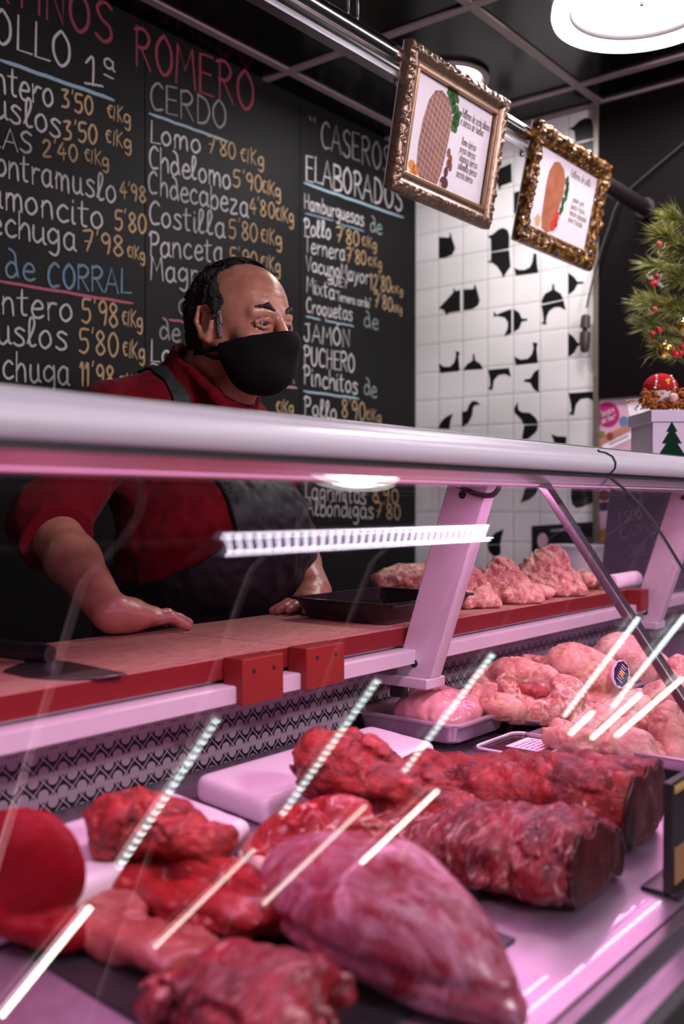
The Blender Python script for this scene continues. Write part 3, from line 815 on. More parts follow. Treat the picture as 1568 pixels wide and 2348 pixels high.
# uprights that carry the canopy, each with a foot, two screws
def upright(x):
    w = 0.030
    # sheet-metal arm leaning forward
    poly = [(.940, .922), (.870, .922), (.764, 1.236), (.838, 1.236)]
    u = MB().prism(poly, 0, x - w / 2, x + w / 2).build('upright', M['alu'], case, bevel=0.0025)
    MB().prism([(.870, .906), (.975, .906), (.975, .9225), (.870, .9225)], 0, x - w / 2 - .012, x + w / 2 + .012).build('upright_foot', M['alu'], u, bevel=0.002)
    for (y, z) in ((.905, .945), (.812, 1.213)):
        pass
    sc = MB()
    for (y, z) in ((.902, .944), (.812, 1.214)):
        P = [(x - w / 2 - .0012, y + .0065 * math.cos(a_), z + .0065 * math.sin(a_)) for a_ in np.linspace(0, 2 * PI, 17)[:-1]]
        Q = [(x - w / 2 + .002, p[1], p[2]) for p in P]
        MB().add(P + Q, [tuple(range(16)), tuple(range(31, 15, -1))] + [(i, (i + 1) % 16, 16 + (i + 1) % 16, 16 + i) for i in range(16)]).build('screw_cap', M['black_plastic'], u)
    MB().box((x - .008, .93, .884), (x + .008, .955, .907)).build('upright_bracket', M['dark_metal'], u)
upright(1.335); upright(2.30)
# slim stay behind the joint of the glass panes
def stay(x):
    d = np.array([.36 - .676, .752 - 1.229]); d /= np.linalg.norm(d); n = np.array([d[1], -d[0]])
    a_ = np.array([.676, 1.229]); b_ = np.array([.36, .752 + .03])
    poly = [a_ - n * .004, a_ + n * .008, b_ + n * .008, b_ - n * .004]
    MB().prism([tuple(p) for p in poly], 0, x - .011, x + .011).build('stay', metal_brushed('dim_steel', (0.34, 0.28, 0.32), .3), case, bevel=0.0015)
stay(1.318)
# cables where the LED strip is fed, beside the upright
cb = []
q = [onX(1035, 1105, 1.322), onX(1060, 1118, 1.318), onX(1090, 1132, 1.312), onX(1125, 1136, 1.312), onX(1142, 1122, 1.312), onX(1143, 1106, 1.312), onX(1138, 1100, 1.312)]
def spline(pts, k=6): return [np.array(p) for p in smooth_stroke([tuple(p) for p in pts], k)]
MB().tube(spline(q), 0.0042, 8).build('led_cable', M['dark_rubber'], case, smooth=True)
for i, (cname, cc) in enumerate((('red', (0.6, 0.08, 0.03)), ('white', (0.7, 0.65, 0.7)), ('blue', (0.12, 0.12, 0.4)), ('orange', (0.7, 0.2, 0.05)))):
    q = [onX(1030 + i * 9, 1098, 1.316), onX(1036 + i * 9, 1110, 1.313), onX(1046 + i * 9, 1114, 1.313), onX(1054 + i * 9, 1104, 1.315)]
    MB().tube(spline(q), 0.0017, 6).build('led_wire', plain(cname + '_wire', cc, 0.4), case, smooth=True)
# ------------------------------------------------------------------ lamps
M['lamp_glow'] = glow('lamp_diffuser', (1.0, 0.95, 0.93), 16.0)
M['lamp_rim'] = glow('lamp_rim_glass', (1.0, 0.93, 0.88), 3.4)
M['lamp_step'] = plain('lamp_step_ring', (0.10, 0.08, 0.09), 0.6)  # dark base carries the shading where the lamp steps inward
M['lamp_body'] = plain('white_lamp_body', (0.75, 0.72, 0.70), 0.4)
def round_lamp(x, y, r, label):
    o = thing('ceiling_lamp', (x, y, CEIL), label, 'lamp', 'round white lamps on the black ceiling')
    z = CEIL - 0.0005
    MB().lathe([(r * .80, 0), (r * .99, -.012), (r, -.03), (r * .985, -.040), (r * .955, -.043), (r * .80, -.026)], (x, y, z), 64, caps=False).build('rim', M['lamp_rim'], o, smooth=True)
    MB().lathe([(r * .80, -.026), (r * .775, -.0225), (r * .77, -.0130)], (x, y, z), 64, caps=False).build('step_ring', M['lamp_step'], o, smooth=True)
    MB().lathe([(0, -.0135), (r * .5, -.0135), (r * .772, -.013)], (x, y, z), 64, caps=False).build('diffuser', M['lamp_glow'], o, smooth=True)
    MB().lathe([(.0, -.022), (.006, -.021), (.007, -.0136), (.004, -.012)], (x, y, z), 12).build('screw', M['dark_metal'], o)
    return o
lp = onZ(1471, 12, CEIL - .02)
round_lamp(lp[0], lp[1], 0.215, 'big round white glowing lamp on the ceiling above the framed signs')
# recessed spot
lp = onZ(1026, 178, CEIL)
o = thing('ceiling_spotlight', (lp[0], lp[1], CEIL), 'small round recessed ceiling spotlight half hidden behind the bronze framed sign', 'lamp')
MB().lathe([(.094, -.001), (.118, -.004), (.120, -.012), (.112, -.016), (.098, -.009), (.094, -.003)], (lp[0], lp[1], CEIL), 48, caps=False).build('trim_ring', M['t_bar'], o, smooth=True)
MB().lathe([(0, -.004), (.06, -.004), (.0945, -.003)], (lp[0], lp[1], CEIL), 48, caps=False).build('diffuser', glow('spot_glow', (1.0, 0.97, 0.93), 22.0), o)

# louvred double tube light over the customer side; the case glass mirrors it
t = NT('louvre_tube_glow')
M['tube_glow'] = glow('cool_tube', (0.92, 0.82, 1.0), 20.0)
M['louvre'] = plain('dark_louvre', (0.10, 0.08, 0.10), 0.3, 0.5)
fx0, fx1, fy, fz = 1.83, 3.34, 0.045, CEIL - 0.0005
o = thing('louvre_light', ((fx0 + fx1) / 2, fy, CEIL), 'long twin tube ceiling light with cross bars, mirrored above the cutting board', 'lamp')
MB().box((fx0 - .02, fy - .155, fz - .012), (fx1 + .02, fy + .155, fz)).build('housing', M['louvre'], o, bevel=0.002)
for yy_, xa, xb in ((.098, 1.84, 3.18), (-.098, 1.93, 3.33)):
    MB().tube([(xa, fy + yy_, fz - .025), (xb, fy + yy_, fz - .025)], .0125, 10).build('tube', M['tube_glow'], o, smooth=True)
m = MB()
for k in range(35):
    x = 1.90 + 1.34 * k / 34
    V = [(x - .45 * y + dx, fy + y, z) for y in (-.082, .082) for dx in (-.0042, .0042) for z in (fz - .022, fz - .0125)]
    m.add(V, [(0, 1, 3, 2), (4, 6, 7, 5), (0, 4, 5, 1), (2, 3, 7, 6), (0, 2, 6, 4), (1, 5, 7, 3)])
m.build('glowing_blades', glow('violet_white_blade_glow', (0.92, 0.80, 1.0), 9.0), o)  # louvre blades glow themselves, in place of tube light falling on them

# two rows of LED battens on the ceiling of the market hall
t = NT('led_dot_batten')
sp = t.node('SeparateXYZ', ins={0: t.co()})
w = t.math('SINE', t.math('MULTIPLY', sp.outputs[1], 2 * PI / 0.024))
st = t.math('MULTIPLY_ADD', t.math('GREATER_THAN', w, -0.1), 11.0, 0.6)
M['batten_dots'] = t.bsdf((0.3, 0.3, 0.3), 0.4, Emission_Color=(0.80, 1.0, 0.95), Emission_Strength=st)
M['batten_plain'] = glow('warm_led_tube', (1.0, 0.95, 0.80), 16.0)
M['batten_dim'] = glow('dim_led_tube', (1.0, 0.90, 0.80), 6.0)
def batten(x0, y0, x1, y1, w, mat, label):
    o = thing('ceiling_batten', ((x0 + x1) / 2, (y0 + y1) / 2, CEIL), label, 'lamp', 'LED battens on the hall ceiling')
    a, b = np.array([x0, y0, CEIL - .0195]), np.array([x1, y1, CEIL - .0195])
    d = (b - a) / np.linalg.norm(b - a); n = np.array([-d[1], d[0], 0])
    V = [a + n * .016, a - n * .016, b - n * .016, b + n * .016]
    MB().add([tuple(p + (0, 0, .0075)) for p in V] + [tuple(p + (0, 0, .019)) for p in V], [(0, 1, 2, 3), (7, 6, 5, 4), (0, 4, 5, 1), (1, 5, 6, 2), (2, 6, 7, 3), (3, 7, 4, 0)]).build('housing', M['lamp_body'], o)
    MB().tube([a, b], w, 10).build('tube', mat, o, smooth=True)
nth = ('first', 'second', 'third', 'fourth', 'fifth')
for k, (xa, ya, xb, yb) in enumerate(((2.2, -.753, 1.987, -1.27), (3.04, -.751, 2.755, -1.309), (3.909, -.758, 3.55, -1.315), (5.56, -.749, 5.134, -1.334), (6.411, -.814, 5.871, -1.415))):
    batten(xa, ya, xb, yb, .0115 if k < 3 else .012, M['batten_dots'], 'beaded LED batten on the hall ceiling, %s of the inner row' % nth[k])
batten(3.351, -1.432, 2.876, -1.771, .009, M['batten_dim'], 'dim thin LED tube on the hall ceiling, farther one of the dim pair')
batten(2.671, -1.433, 2.304, -1.737, .008, M['batten_dim'], 'dim thin LED tube on the hall ceiling, nearer one of the dim pair')
batten(1.922, -1.399, 1.703, -1.731, .012, M['batten_plain'], 'bright LED tube on the hall ceiling, nearest of the outer row')
batten(3.967, -1.522, 3.528, -1.795, .012, M['batten_plain'], 'bright LED tube on the hall ceiling between the dim pair and the far three')
batten(5.565, -1.395, 5.371, -1.502, .011, M['batten_plain'], 'short bright LED tube on the hall ceiling, near side of the far three')
batten(6.301, -1.395, 5.788, -1.625, .011, M['batten_plain'], 'bright LED tube on the hall ceiling, middle of the far three')
batten(7.07, -1.402, 6.237, -1.706, .011, M['batten_plain'], 'bright LED tube on the hall ceiling, last of the far three')

# ------------------------------------------------------------------ sign pipe and hanging signs
PY, PZ = 1.133, 2.072
o = thing('sign_pipe', (1.9, PY, PZ), 'polished chrome pipe hung below the ceiling carrying the framed signs', 'pipe')
MB().tube([(0.3, PY, PZ), (2.18, PY, PZ)], .0215, 28).build('pipe', M['chrome'], o, smooth='auto')
MB().tube([(2.17, PY, PZ), (2.862, PY, PZ)], .0225, 28).build('pipe_sleeve', M['dark_metal'], o, smooth='auto', label='dark brown sleeve on the far end of the pipe')
MB().tube([(2.855, PY, PZ), (2.882, PY, PZ)], .030, 28).build('wall_flange', M['dark_metal'], o, smooth='auto')
MB().box((0.3, PY - .012, PZ - .046), (2.2, PY + .012, PZ - .034)).build('lower_rail', M['steel'], o, bevel=0.001)
hp = onY(808, 30, PY)
for dx in (-.014, .014):
    MB().tube([(hp[0] + dx, PY, PZ + .018), (hp[0] + dx, PY, CEIL - .008)], .003, 8).build('hanger_rod', M['chrome'], o, smooth=True)
for u, v in ((908, 187), (1196, 352)):
    p = onY(u, v, PY)
    MB().ball((p[0], PY, PZ - .050), .0055, 10, 7).build('rail_screw', M['chrome'], o, smooth=True)

M['bronze'] = None
t = NT('carved_bronze_frame')
nz = t.noise(120, 4)
M['bronze'] = t.bsdf(t.mix(nz, (0.05, 0.026, 0.018), (0.30, 0.19, 0.13)), 0.33, 0.55, normal=t.bump(nz, 0.3, 0.002))
M['bronze_in'] = plain('copper_moulding', (0.34, 0.19, 0.11), 0.3, 0.6)
t = NT('gilt_carved_frame')
nz = t.noise(75, 3); vo = t.node('TexVoronoi', ins={'Vector': t.co(), 'Scale': 70.0}).outputs[0]
c = t.ramp(nz, [(0.36, (0.022, 0.007, 0.002)), (0.52, (0.13, 0.05, 0.008)), (0.66, (0.40, 0.20, 0.04))])
c = t.mix(t.math('LESS_THAN', vo, 0.17), c, (0.85, 0.78, 0.76))  # white glints painted into the gilt as pale dots
M['gilt'] = t.bsdf(c, 0.3, 0.35, normal=t.bump(nz, 0.5, 0.003))

class Frame3:
    def __init__(s, o, ex, ez):   # origin at top left corner of the outer frame, ex along the width, ez downwards
        s.o = np.array(o); s.ex = np.array(ex); s.ez = np.array(ez); s.n = np.cross(s.ez, s.ex); s.n /= np.linalg.norm(s.n)
        if s.n[1] > 0: s.n = -s.n
    def p(s, x, y, h=0): return s.o + s.ex * x + s.ez * y + s.n * h

def sign(name, label, cat, corners, yt, bw, mat, carve, inner_mat, group):
    # corners (TL, TR, BR, BL) in pixels; top edge at depth yt
    TL = onY(*corners[0], yt); TR = onY(*corners[1], yt)
    W = TR[0] - TL[0]
    r = ray(*corners[3]); BL = CAM + r * (TL[0] / r[0])      # below TL in the plane X = const
    dn = BL - TL; dn[0] = 0; H = np.linalg.norm(dn); ez = dn / H
    Fm = Frame3(TL, (1, 0, 0), ez)
    o = thing(name, (TL[0] + W / 2, BL[1], BL[2]), label, cat, group)
    prof = [(0, -.010), (0, .004), (.08, .009), (.25, .013), (.45, .013), (.60, .008), (.68, .004), (.76, .006), (.88, .004), (1.0, .000), (1.0, -.004)]
    def side(a, b, c, d, n):   # outer edge a-b, inner edge d-c
        pr = [(np.interp(k / 30, [0, 1], [0, 1])) for k in range(31)]
        P = np.zeros((n, 31 + 2, 3))
        pw = [q[0] for q in prof]; ph = [q[1] for q in prof]
        for i in range(n):
            t_ = i / (n - 1)
            A = (a[0] + (b[0] - a[0]) * t_, a[1] + (b[1] - a[1]) * t_); D = (d[0] + (c[0] - d[0]) * t_, d[1] + (c[1] - d[1]) * t_)
            for j in range(33):
                k = min(max(j - 1, 0), 30) / 30
                h = np.interp(k, [.0, .08, .25, .45, .60, .68, .76, .88, 1.0], [.004, .009, .013, .013, .008, .004, .006, .004, .0])
                if j == 0: h = -.010
                if j == 32: h = -.005
                x = A[0] + (D[0] - A[0]) * k; y = A[1] + (D[1] - A[1]) * k
                if carve and 0 < j < 32 and (k < carve[2]):
                    q = np.array([[x, y, 0.0]])
                    h += carve[0] * max(0, float(fbm(q, carve[1], 2, 5)[0]) + .15) * (1 if k < carve[2] * .85 else .5)
                P[i, j] = Fm.p(x, y, h)
        return P
    m = MB()
    for a, b, c, d, n in (((0, 0), (W, 0), (W - bw, bw), (bw, bw), 150), ((W, 0), (W, H), (W - bw, H - bw), (W - bw, bw), 130),
                          ((W, H), (0, H), (bw, H - bw), (W - bw, H - bw), 150), ((0, H), (0, 0), (bw, bw), (bw, H - bw), 130)):
        m.grid(side(a, b, c, d, n))
    m.build('frame', mat, o, smooth=True)
    i0 = bw * .70
    bars = MB()
    b0, b1 = bw * .80, bw * 1.0
    for q in (((b0, b0), (W - b0, b1)), ((b0, H - b1), (W - b0, H - b0)), ((b0, b1), (b1, H - b1)), ((W - b1, b1), (W - b0, H - b1))):
        (xa, ya), (xb, yb) = q
        V = [Fm.p(x, y, h) for x in (xa, xb) for y in (ya, yb) for h in (-.006, .0075)]
        bars.add(V, [(0, 1, 3, 2), (4, 6, 7, 5), (0, 4, 5, 1), (2, 3, 7, 6), (0, 2, 6, 4), (1, 5, 7, 3)])
    if inner_mat: bars.build('inner_moulding', inner_mat, o, bevel=0.0015)
    V = [Fm.p(x, y, h) for x in (.0005, W - .0005) for y in (.0005, H - .0005) for h in (-.014, -.0095)]
    bk = [(0, 1, 3, 2), (4, 6, 7, 5), (0, 4, 5, 1), (2, 3, 7, 6), (0, 2, 6, 4), (1, 5, 7, 3)]
    MB().add(V, bk).build('backing_board', plain('pale_backing', (0.55, 0.52, 0.54), 0.5), o)
    V = [Fm.p(x, y, h) for x in (bw * .9, W - bw * .9) for y in (bw * .9, H - bw * .9) for h in (-.006, -.004)]
    pr = MB().add(V, bk).build('printed_sheet', M['paper'], o)
    # hooks over the pipe
    for fx in (.18, .82):
        a = Fm.p(W * fx, H * .10, -.012)
        MB().tube(spline([a, (a[0], (a[1] + PY) / 2, a[2] + .012), (a[0], PY, PZ + .024), (a[0], PY + .02, PZ + .012), (a[0], PY + .024, PZ - .005)]), .0014, 6).build('hook', M['chrome'], o)
    return o, pr, Fm, W, H

def flat(pr, Fm, name, poly, mat, h=-.0036):
    c = np.mean(np.array(poly), 0)
    V = [Fm.p(x, y, h) for x, y in poly] + [Fm.p(x, y, h - .0003) for x, y in poly]
    n = len(poly)
    MB().add(V, [tuple(range(n)), tuple(range(2 * n - 1, n - 1, -1))] + [(i, (i + 1) % n, n + (i + 1) % n, n + i) for i in range(n)]).build(name, mat, pr)
def printed(pr, Fm, lines, mat, w):
    rr = random.Random(9)
    for txt, x, y, W_, hh in lines:
        m = MB()
        st, L = text_strokes(txt, None)
        for s_ in st: m.ribbon([Fm.p(x + a / L * W_ + b * hh * .12, y - b * hh, -.0035 + .0001 * rr.random()) for a, b in s_], Fm.n, w)
        m.build('printed_lettering', mat, pr)
def outline(cx, cy, rx, ry, n=28, wob=0.0, seed=0, sq=2.0):
    rr = random.Random(seed); out = []
    for k in range(n):
        a = 2 * PI * k / n
        c_, s_ = math.cos(a), math.sin(a)
        j = 1 + rr.uniform(-wob, wob)
        out.append((cx + math.copysign(abs(c_) ** (2 / sq), c_) * rx * j, cy + math.copysign(abs(s_) ** (2 / sq), s_) * ry * j))
    return out
# pictures: printed joints of meat with string netting
def roast_mat(name, c0, c1, net):
    t = NT(name)
    n = t.noise(40, 4)
    c = t.mix(n, c0, c1)
    if net:
        sp = t.node('SeparateXYZ', ins={0: t.co()})
        a = t.math('ABSOLUTE', t.math('SINE', t.math('MULTIPLY', t.math('ADD', sp.outputs[2], t.math('MULTIPLY', sp.outputs[0], .35)), PI / net)))
        b = t.math('ABSOLUTE', t.math('SINE', t.math('MULTIPLY', t.math('SUBTRACT', sp.outputs[0], t.math('MULTIPLY', sp.outputs[2], .18)), PI / net)))
        c = t.mix(t.math('LESS_THAN', t.math('MINIMUM', a, b), 0.16), c, (0.62, 0.40, 0.33))
    return t.bsdf(c, 0.6)
M['print_roast'] = roast_mat('printed_netted_roast', (0.15, 0.045, 0.035), (0.40, 0.17, 0.13), 0.013)
M['print_ham'] = roast_mat('printed_glazed_roast', (0.26, 0.05, 0.025), (0.62, 0.24, 0.12), 0)
M['print_green'] = plain('printed_parsley', (0.03, 0.12, 0.02), 0.7, var=.6, nscale=200)
M['print_orange'] = plain('printed_orange', (0.75, 0.28, 0.04), 0.7)
M['print_nut'] = plain('printed_nut', (0.25, 0.08, 0.03), 0.7)
M['print_prune'] = plain('printed_prune', (0.10, 0.02, 0.02), 0.6)
M['print_tomato'] = plain('printed_tomato', (0.65, 0.05, 0.03), 0.6)
M['print_almond'] = plain('printed_almond', (0.66, 0.42, 0.20), 0.6)
M['print_ink'] = plain('printed_brown_ink', (0.10, 0.055, 0.02), 0.8)
SY = 1.098
o, pr, Fm, W, H = sign('framed_sign', 'larger framed meat sign with carved bronze frame and a netted roast, nearer on the pipe', 'sign',
    [(938, 88), (1162, 235), (1116, 527), (890, 430)], SY, .042, M['bronze'], (.0045, 130, .5), M['bronze_in'], 'framed signs hanging from the pipe')
S1 = lambda x, y: (W * x, H * y)
def relpoly(pts): return [(W * x, H * y) for x, y in pts]
flat(pr, Fm, 'printed_picture', relpoly([(.255, .30), (.30, .215), (.36, .19), (.425, .215), (.47, .27), (.49, .36), (.485, .50), (.475, .62), (.46, .74), (.435, .84), (.385, .875), (.31, .86), (.26, .83), (.225, .76), (.215, .62), (.225, .45)]), M['print_roast'])
for k, (x, y) in enumerate(((.435, .165), (.46, .21), (.495, .19), (.485, .26), (.525, .27), (.535, .33), (.52, .39), (.545, .29), (.515, .345))):
    flat(pr, Fm, 'printed_picture', outline(W * x, H * y, .011, .013, 14, .35, k), M['print_green'], -.0037)
for x, y in ((.185, .78), (.205, .84), (.225, .80), (.25, .875), (.29, .90), (.195, .88)):
    flat(pr, Fm, 'printed_picture', outline(W * x, H * y, .012, .010, 14), M['print_orange'], -.0038)
for x, y in ((.505, .58), (.53, .62), (.515, .655), (.54, .67)):
    flat(pr, Fm, 'printed_picture', outline(W * x, H * y, .007, .010, 12), M['print_nut'], -.0037)
for x, y, a, b in ((.505, .72, .008, .011), (.50, .80, .016, .013), (.43, .885, .009, .014)):
    flat(pr, Fm, 'printed_picture', outline(W * x, H * y, a, b, 14), M['print_prune'], -.0037)
flat(pr, Fm, 'printed_picture', relpoly([(.455, .82), (.475, .80), (.49, .875), (.465, .885)]), M['print_almond'], -.0036)
printed(pr, Fm, [('Rellenos de cerdo blanco', W * .575, H * .285, W * .30, .017), ('e ibérico de Huelva:', W * .575, H * .345, W * .245, .017),
    ('lomo ibérico', W * .615, H * .475, W * .15, .016), ('presa ibérica', W * .605, H * .535, W * .165, .016), ('abanico ibérico', W * .615, H * .595, W * .19, .016),
    ('solomillo ibérico', W * .61, H * .655, W * .20, .016), ('secreto ibérico', W * .605, H * .715, W * .175, .016)], M['print_ink'], .0014)
o, pr, Fm, W, H = sign('framed_sign', 'smaller framed meat sign with mottled gold frame and a glazed roast, farther along the pipe', 'sign',
    [(1232, 273), (1397, 395), (1346, 640), (1182, 550)], SY, .046, M['gilt'], (.009, 75, .86), None, 'framed signs hanging from the pipe')
flat(pr, Fm, 'printed_picture', relpoly([(.26, .32), (.30, .235), (.36, .215), (.43, .25), (.475, .33), (.48, .45), (.46, .58), (.44, .70), (.41, .80), (.36, .83), (.29, .81), (.265, .72), (.255, .55), (.25, .42)]), M['print_ham'])
for k, (x, y) in enumerate(((.495, .33), (.515, .37), (.51, .42), (.52, .46), (.50, .51), (.495, .56), (.515, .40), (.485, .60))):
    flat(pr, Fm, 'printed_picture', outline(W * x, H * y, .009, .012, 12, .3, k), M['print_green'], -.0038)
for x, y, a in ((.445, .66, .014), (.42, .745, .015), (.455, .72, .010)):
    flat(pr, Fm, 'printed_picture', outline(W * x, H * y, a, a, 16), M['print_tomato'], -.0035)
flat(pr, Fm, 'printed_picture', outline(W * .225, H * .765, .016, .014, 14, .2, 3), M['print_almond'], -.0038)
printed(pr, Fm, [('Rellenos de pollo:', W * .52, H * .275, W * .29, .018), ('jamón york', W * .61, H * .47, W * .16, .015), ('queso fresco', W * .60, H * .53, W * .20, .015),
    ('beicon ahumado', W * .60, H * .59, W * .24, .015), ('pavo trufado', W * .60, H * .65, W * .20, .015)], M['print_ink'], .0014)

# cable with inline switch hanging in front of the tiled wall
cx = WALL_X - .03
o = thing('hanging_cable', tuple(onX(1341, 815, cx)), 'thin black cable with a brown inline switch hanging before the white tiles', 'cable')
cpts = [onX(1600, 300, cx), onX(1568, 328, cx), onX(1440, 437, cx), onX(1412, 474, cx), onX(1400, 510, cx), onX(1376, 580, cx), onX(1352, 672, cx), onX(1345, 706, cx)]
MB().tube(spline(cpts), .0032, 8).build('cable', M['dark_rubber'], o, smooth=True)
sw = plain('brown_switch_plastic', (0.055, 0.038, 0.04), 0.4)
a, b, c_, d_ = onX(1343, 722, cx), onX(1341, 752, cx), onX(1341, 762, cx), onX(1340, 808, cx)
MB().tube([a, a + (b - a) * .1, b], [.010, .014, .016], 10).build('switch', sw, o, smooth='auto')
MB().tube([c_, c_ + (d_ - c_) * .5, d_ - (d_ - c_) * .08, d_], [.016, .0165, .012, .007], 10).build('plug', sw, o, smooth='auto')
MB().tube([b, c_], .008, 8).build('neck', M['dark_rubber'], o)
MB().tube([d_, onX(1345, 832, cx), onX(1354, 855, cx), onX(1370, 861, cx)], .0011, 6).build('loose_wire', M['t_bar'], o, smooth=True)
# ------------------------------------------------------------------ red cutting boards on the worktop
t = NT('red_cutting_board')
n = t.noise(50, 5, 0.65, vec=t.map((1, 5, 1)))
n2 = t.noise(420, 3, 0.7)
sp = t.node('SeparateXYZ', ins={0: t.node('NewGeometry').outputs['Normal']})
top = t.math('GREATER_THAN', sp.outputs[2], 0.6)
worn = t.math('MULTIPLY', top, t.math('MULTIPLY_ADD', n, 1.9, -0.25, clamp=True))
c = t.mix(worn, (0.155, 0.012, 0.013), (0.50, 0.26, 0.20))
c = t.mix(t.math('MULTIPLY', t.math('MULTIPLY', t.math('GREATER_THAN', n2, 0.63), 0.35), t.math('MULTIPLY_ADD', top, 0.94, 0.06)), c, (0.60, 0.34, 0.26))
M['red_board'] = t.bsdf(c, t.math('MULTIPLY_ADD', top, 0.15, 0.42), spec=0.22, normal=t.bump(n2, 0.15, 0.001))
BZ0, BZ1 = 0.9715, 1.0
XB = onZ(660, 1480, 1.0)[0]
XE = 2.272
clipm = plain('red_board_clip', (0.20, 0.020, 0.014), 0.4, spec=.3, var=.08)
def cutting_board(xa, xb, label, clips):
    o = thing('cutting_board', ((xa + xb) / 2, 1.07, .9693), label, 'cutting board', 'red cutting boards along the worktop')
    MB().box((xa, .924, BZ0), (xb, 1.222, BZ1)).build('slab', M['red_board'], o, bevel=0.0015)
    MB().box((xa + .02, .99, .9693), (xb - .02, 1.19, .9714)).build('rubber_feet', M['dark_rubber'], o)
    for (ca, cb, z0) in clips:
        k = MB().box((ca, .889, z0), (cb, .9235, BZ1 + .0005)).build('clip', clipm, o, bevel=0.0012)
        for x in (ca + (cb - ca) * .27, ca + (cb - ca) * .76):
            P = [(x + .0032 * math.cos(a_), .8884, z0 + .042 + .0032 * math.sin(a_)) for a_ in np.linspace(0, 2 * PI, 13)[:-1]]
            Q = [(p[0], .8895, p[2]) for p in P]
            MB().add(P + Q, [tuple(range(12)), tuple(range(23, 11, -1))] + [(i, (i + 1) % 12, 12 + (i + 1) % 12, 12 + i) for i in range(12)]).build('screw', M['dark_metal'], k)
    return o
def cx_at(u, v): return onY(u, v, .889)[0]
cutting_board(-.30, XB - .0012, 'long red cutting board under the knife, nearest along the worktop', [(cx_at(556, 1540), cx_at(650, 1520), .9415)])
cutting_board(XB + .0012, XE, 'long red cutting board under the black tray and raw poultry', [(cx_at(703, 1510), cx_at(790, 1500), .9435), (2.225, 2.272, .952)])

# ------------------------------------------------------------------ knife on the near board
o = thing('kitchen_knife', (.71, 1.03, 1.0), 'wide bladed kitchen knife with black handle lying on the near cutting board', 'knife')
zk = 1.0012
prof = [(8, 1536), (60, 1548), (110, 1553), (165, 1555), (225, 1553), (292, 1544), (240, 1533), (180, 1521), (105, 1508), (60, 1516)]
P = [onZ(u, v, zk + .002) for u, v in prof]
ctr = np.mean(P, 0)
t = NT('smoky_blade_steel')
n = t.noise(40, 4)
bl = t.bsdf(t.mix(n, (0.10, 0.095, 0.10), (0.20, 0.19, 0.20)), 0.28, 0.9)
MB().prism([(p[0], p[1]) for p in P], 2, zk, zk + .0022).build('blade', bl, o, bevel=0.0006)
ha, hb, hc = onZ(110, 1500, zk + .012), onZ(20, 1490, zk + .014), onZ(-70, 1480, zk + .014)
m = MB()
d = (hc - ha); d[2] = 0; d /= np.linalg.norm(d); sdv = np.array([-d[1], d[0], 0])
m.tube([ha, ha + d * .012, hb, hc], [.008, .0125, .0115, .0125], 14)
m.build('handle', M['black_plastic'], o, smooth='auto')
MB().tube([ha - d * .004, ha + d * .014], [.011, .0145], 14).build('bolster', M['black_gloss'], o, smooth='auto')

# ------------------------------------------------------------------ black plastic tray
p0 = onZ(722, 1418, 1.001); p1 = onZ(1010, 1428, 1.001)
tx0, tx1, ty0, ty1 = 1.315, 1.555, .955, 1.135
o = thing('black_tray', ((tx0 + tx1) / 2, (ty0 + ty1) / 2, 1.0008), 'shallow black plastic tray on the cutting board behind the aluminium upright', 'tray', rz=0)
def tray(o, x0, x1, y0, y1, z, h, flare, rimw, mat, th=.0022, nm='tray_shell', rad=.02, rot=0.0, smooth='auto'):
    def ring(off, zz, n=6):
        xa, xb, ya, yb = x0 - off, x1 + off, y0 - off, y1 + off; r_ = rad
        P = []
        for cx_, cy_, a0 in ((xb - r_, yb - r_, 0), (xa + r_, yb - r_, PI / 2), (xa + r_, ya + r_, PI), (xb - r_, ya + r_, 1.5 * PI)):
            for k in range(n): a_ = a0 + PI / 2 * k / (n - 1); P.append((cx_ + r_ * math.cos(a_), cy_ + r_ * math.sin(a_), zz))
        return P
    levels = [ring(-.004, z), ring(0, z + .004), ring(flare, z + h), ring(flare + rimw, z + h + .0005), ring(flare + rimw, z + h - .003),
              ]
    inn = [ring(flare - th, z + h - .0015), ring(-th, z + .006), ring(-.006, z + th)]
    seq = levels[::-1][:2] + [ring(flare, z + h)]
    out = [ring(-.004, z), ring(0, z + .004), ring(flare - .0004, z + h - .003), ring(flare + rimw, z + h - .003), ring(flare + rimw, z + h), ring(flare - th, z + h), ring(-th, z + .005), ring(-.006, z + th)]
    n = len(out[0]); V = [p for r_ in out for p in r_]
    if rot:
        cx_, cy_ = (x0 + x1) / 2, (y0 + y1) / 2
        V = [(cx_ + (p[0] - cx_) * math.cos(rot) - (p[1] - cy_) * math.sin(rot), cy_ + (p[0] - cx_) * math.sin(rot) + (p[1] - cy_) * math.cos(rot), p[2]) for p in V]
    Fc = [tuple(range(n - 1, -1, -1))] + [(i * n + k, i * n + (k + 1) % n, (i + 1) * n + (k + 1) % n, (i + 1) * n + k) for i in range(len(out) - 1) for k in range(n)]
    Fc.append(tuple(range((len(out) - 1) * n, len(out) * n)))
    return MB().add(V, Fc).build(nm, mat, o, smooth=smooth)
tray(o, tx0, tx1, ty0, ty1, 1.0008, .037, .014, .006, M['black_gloss'])

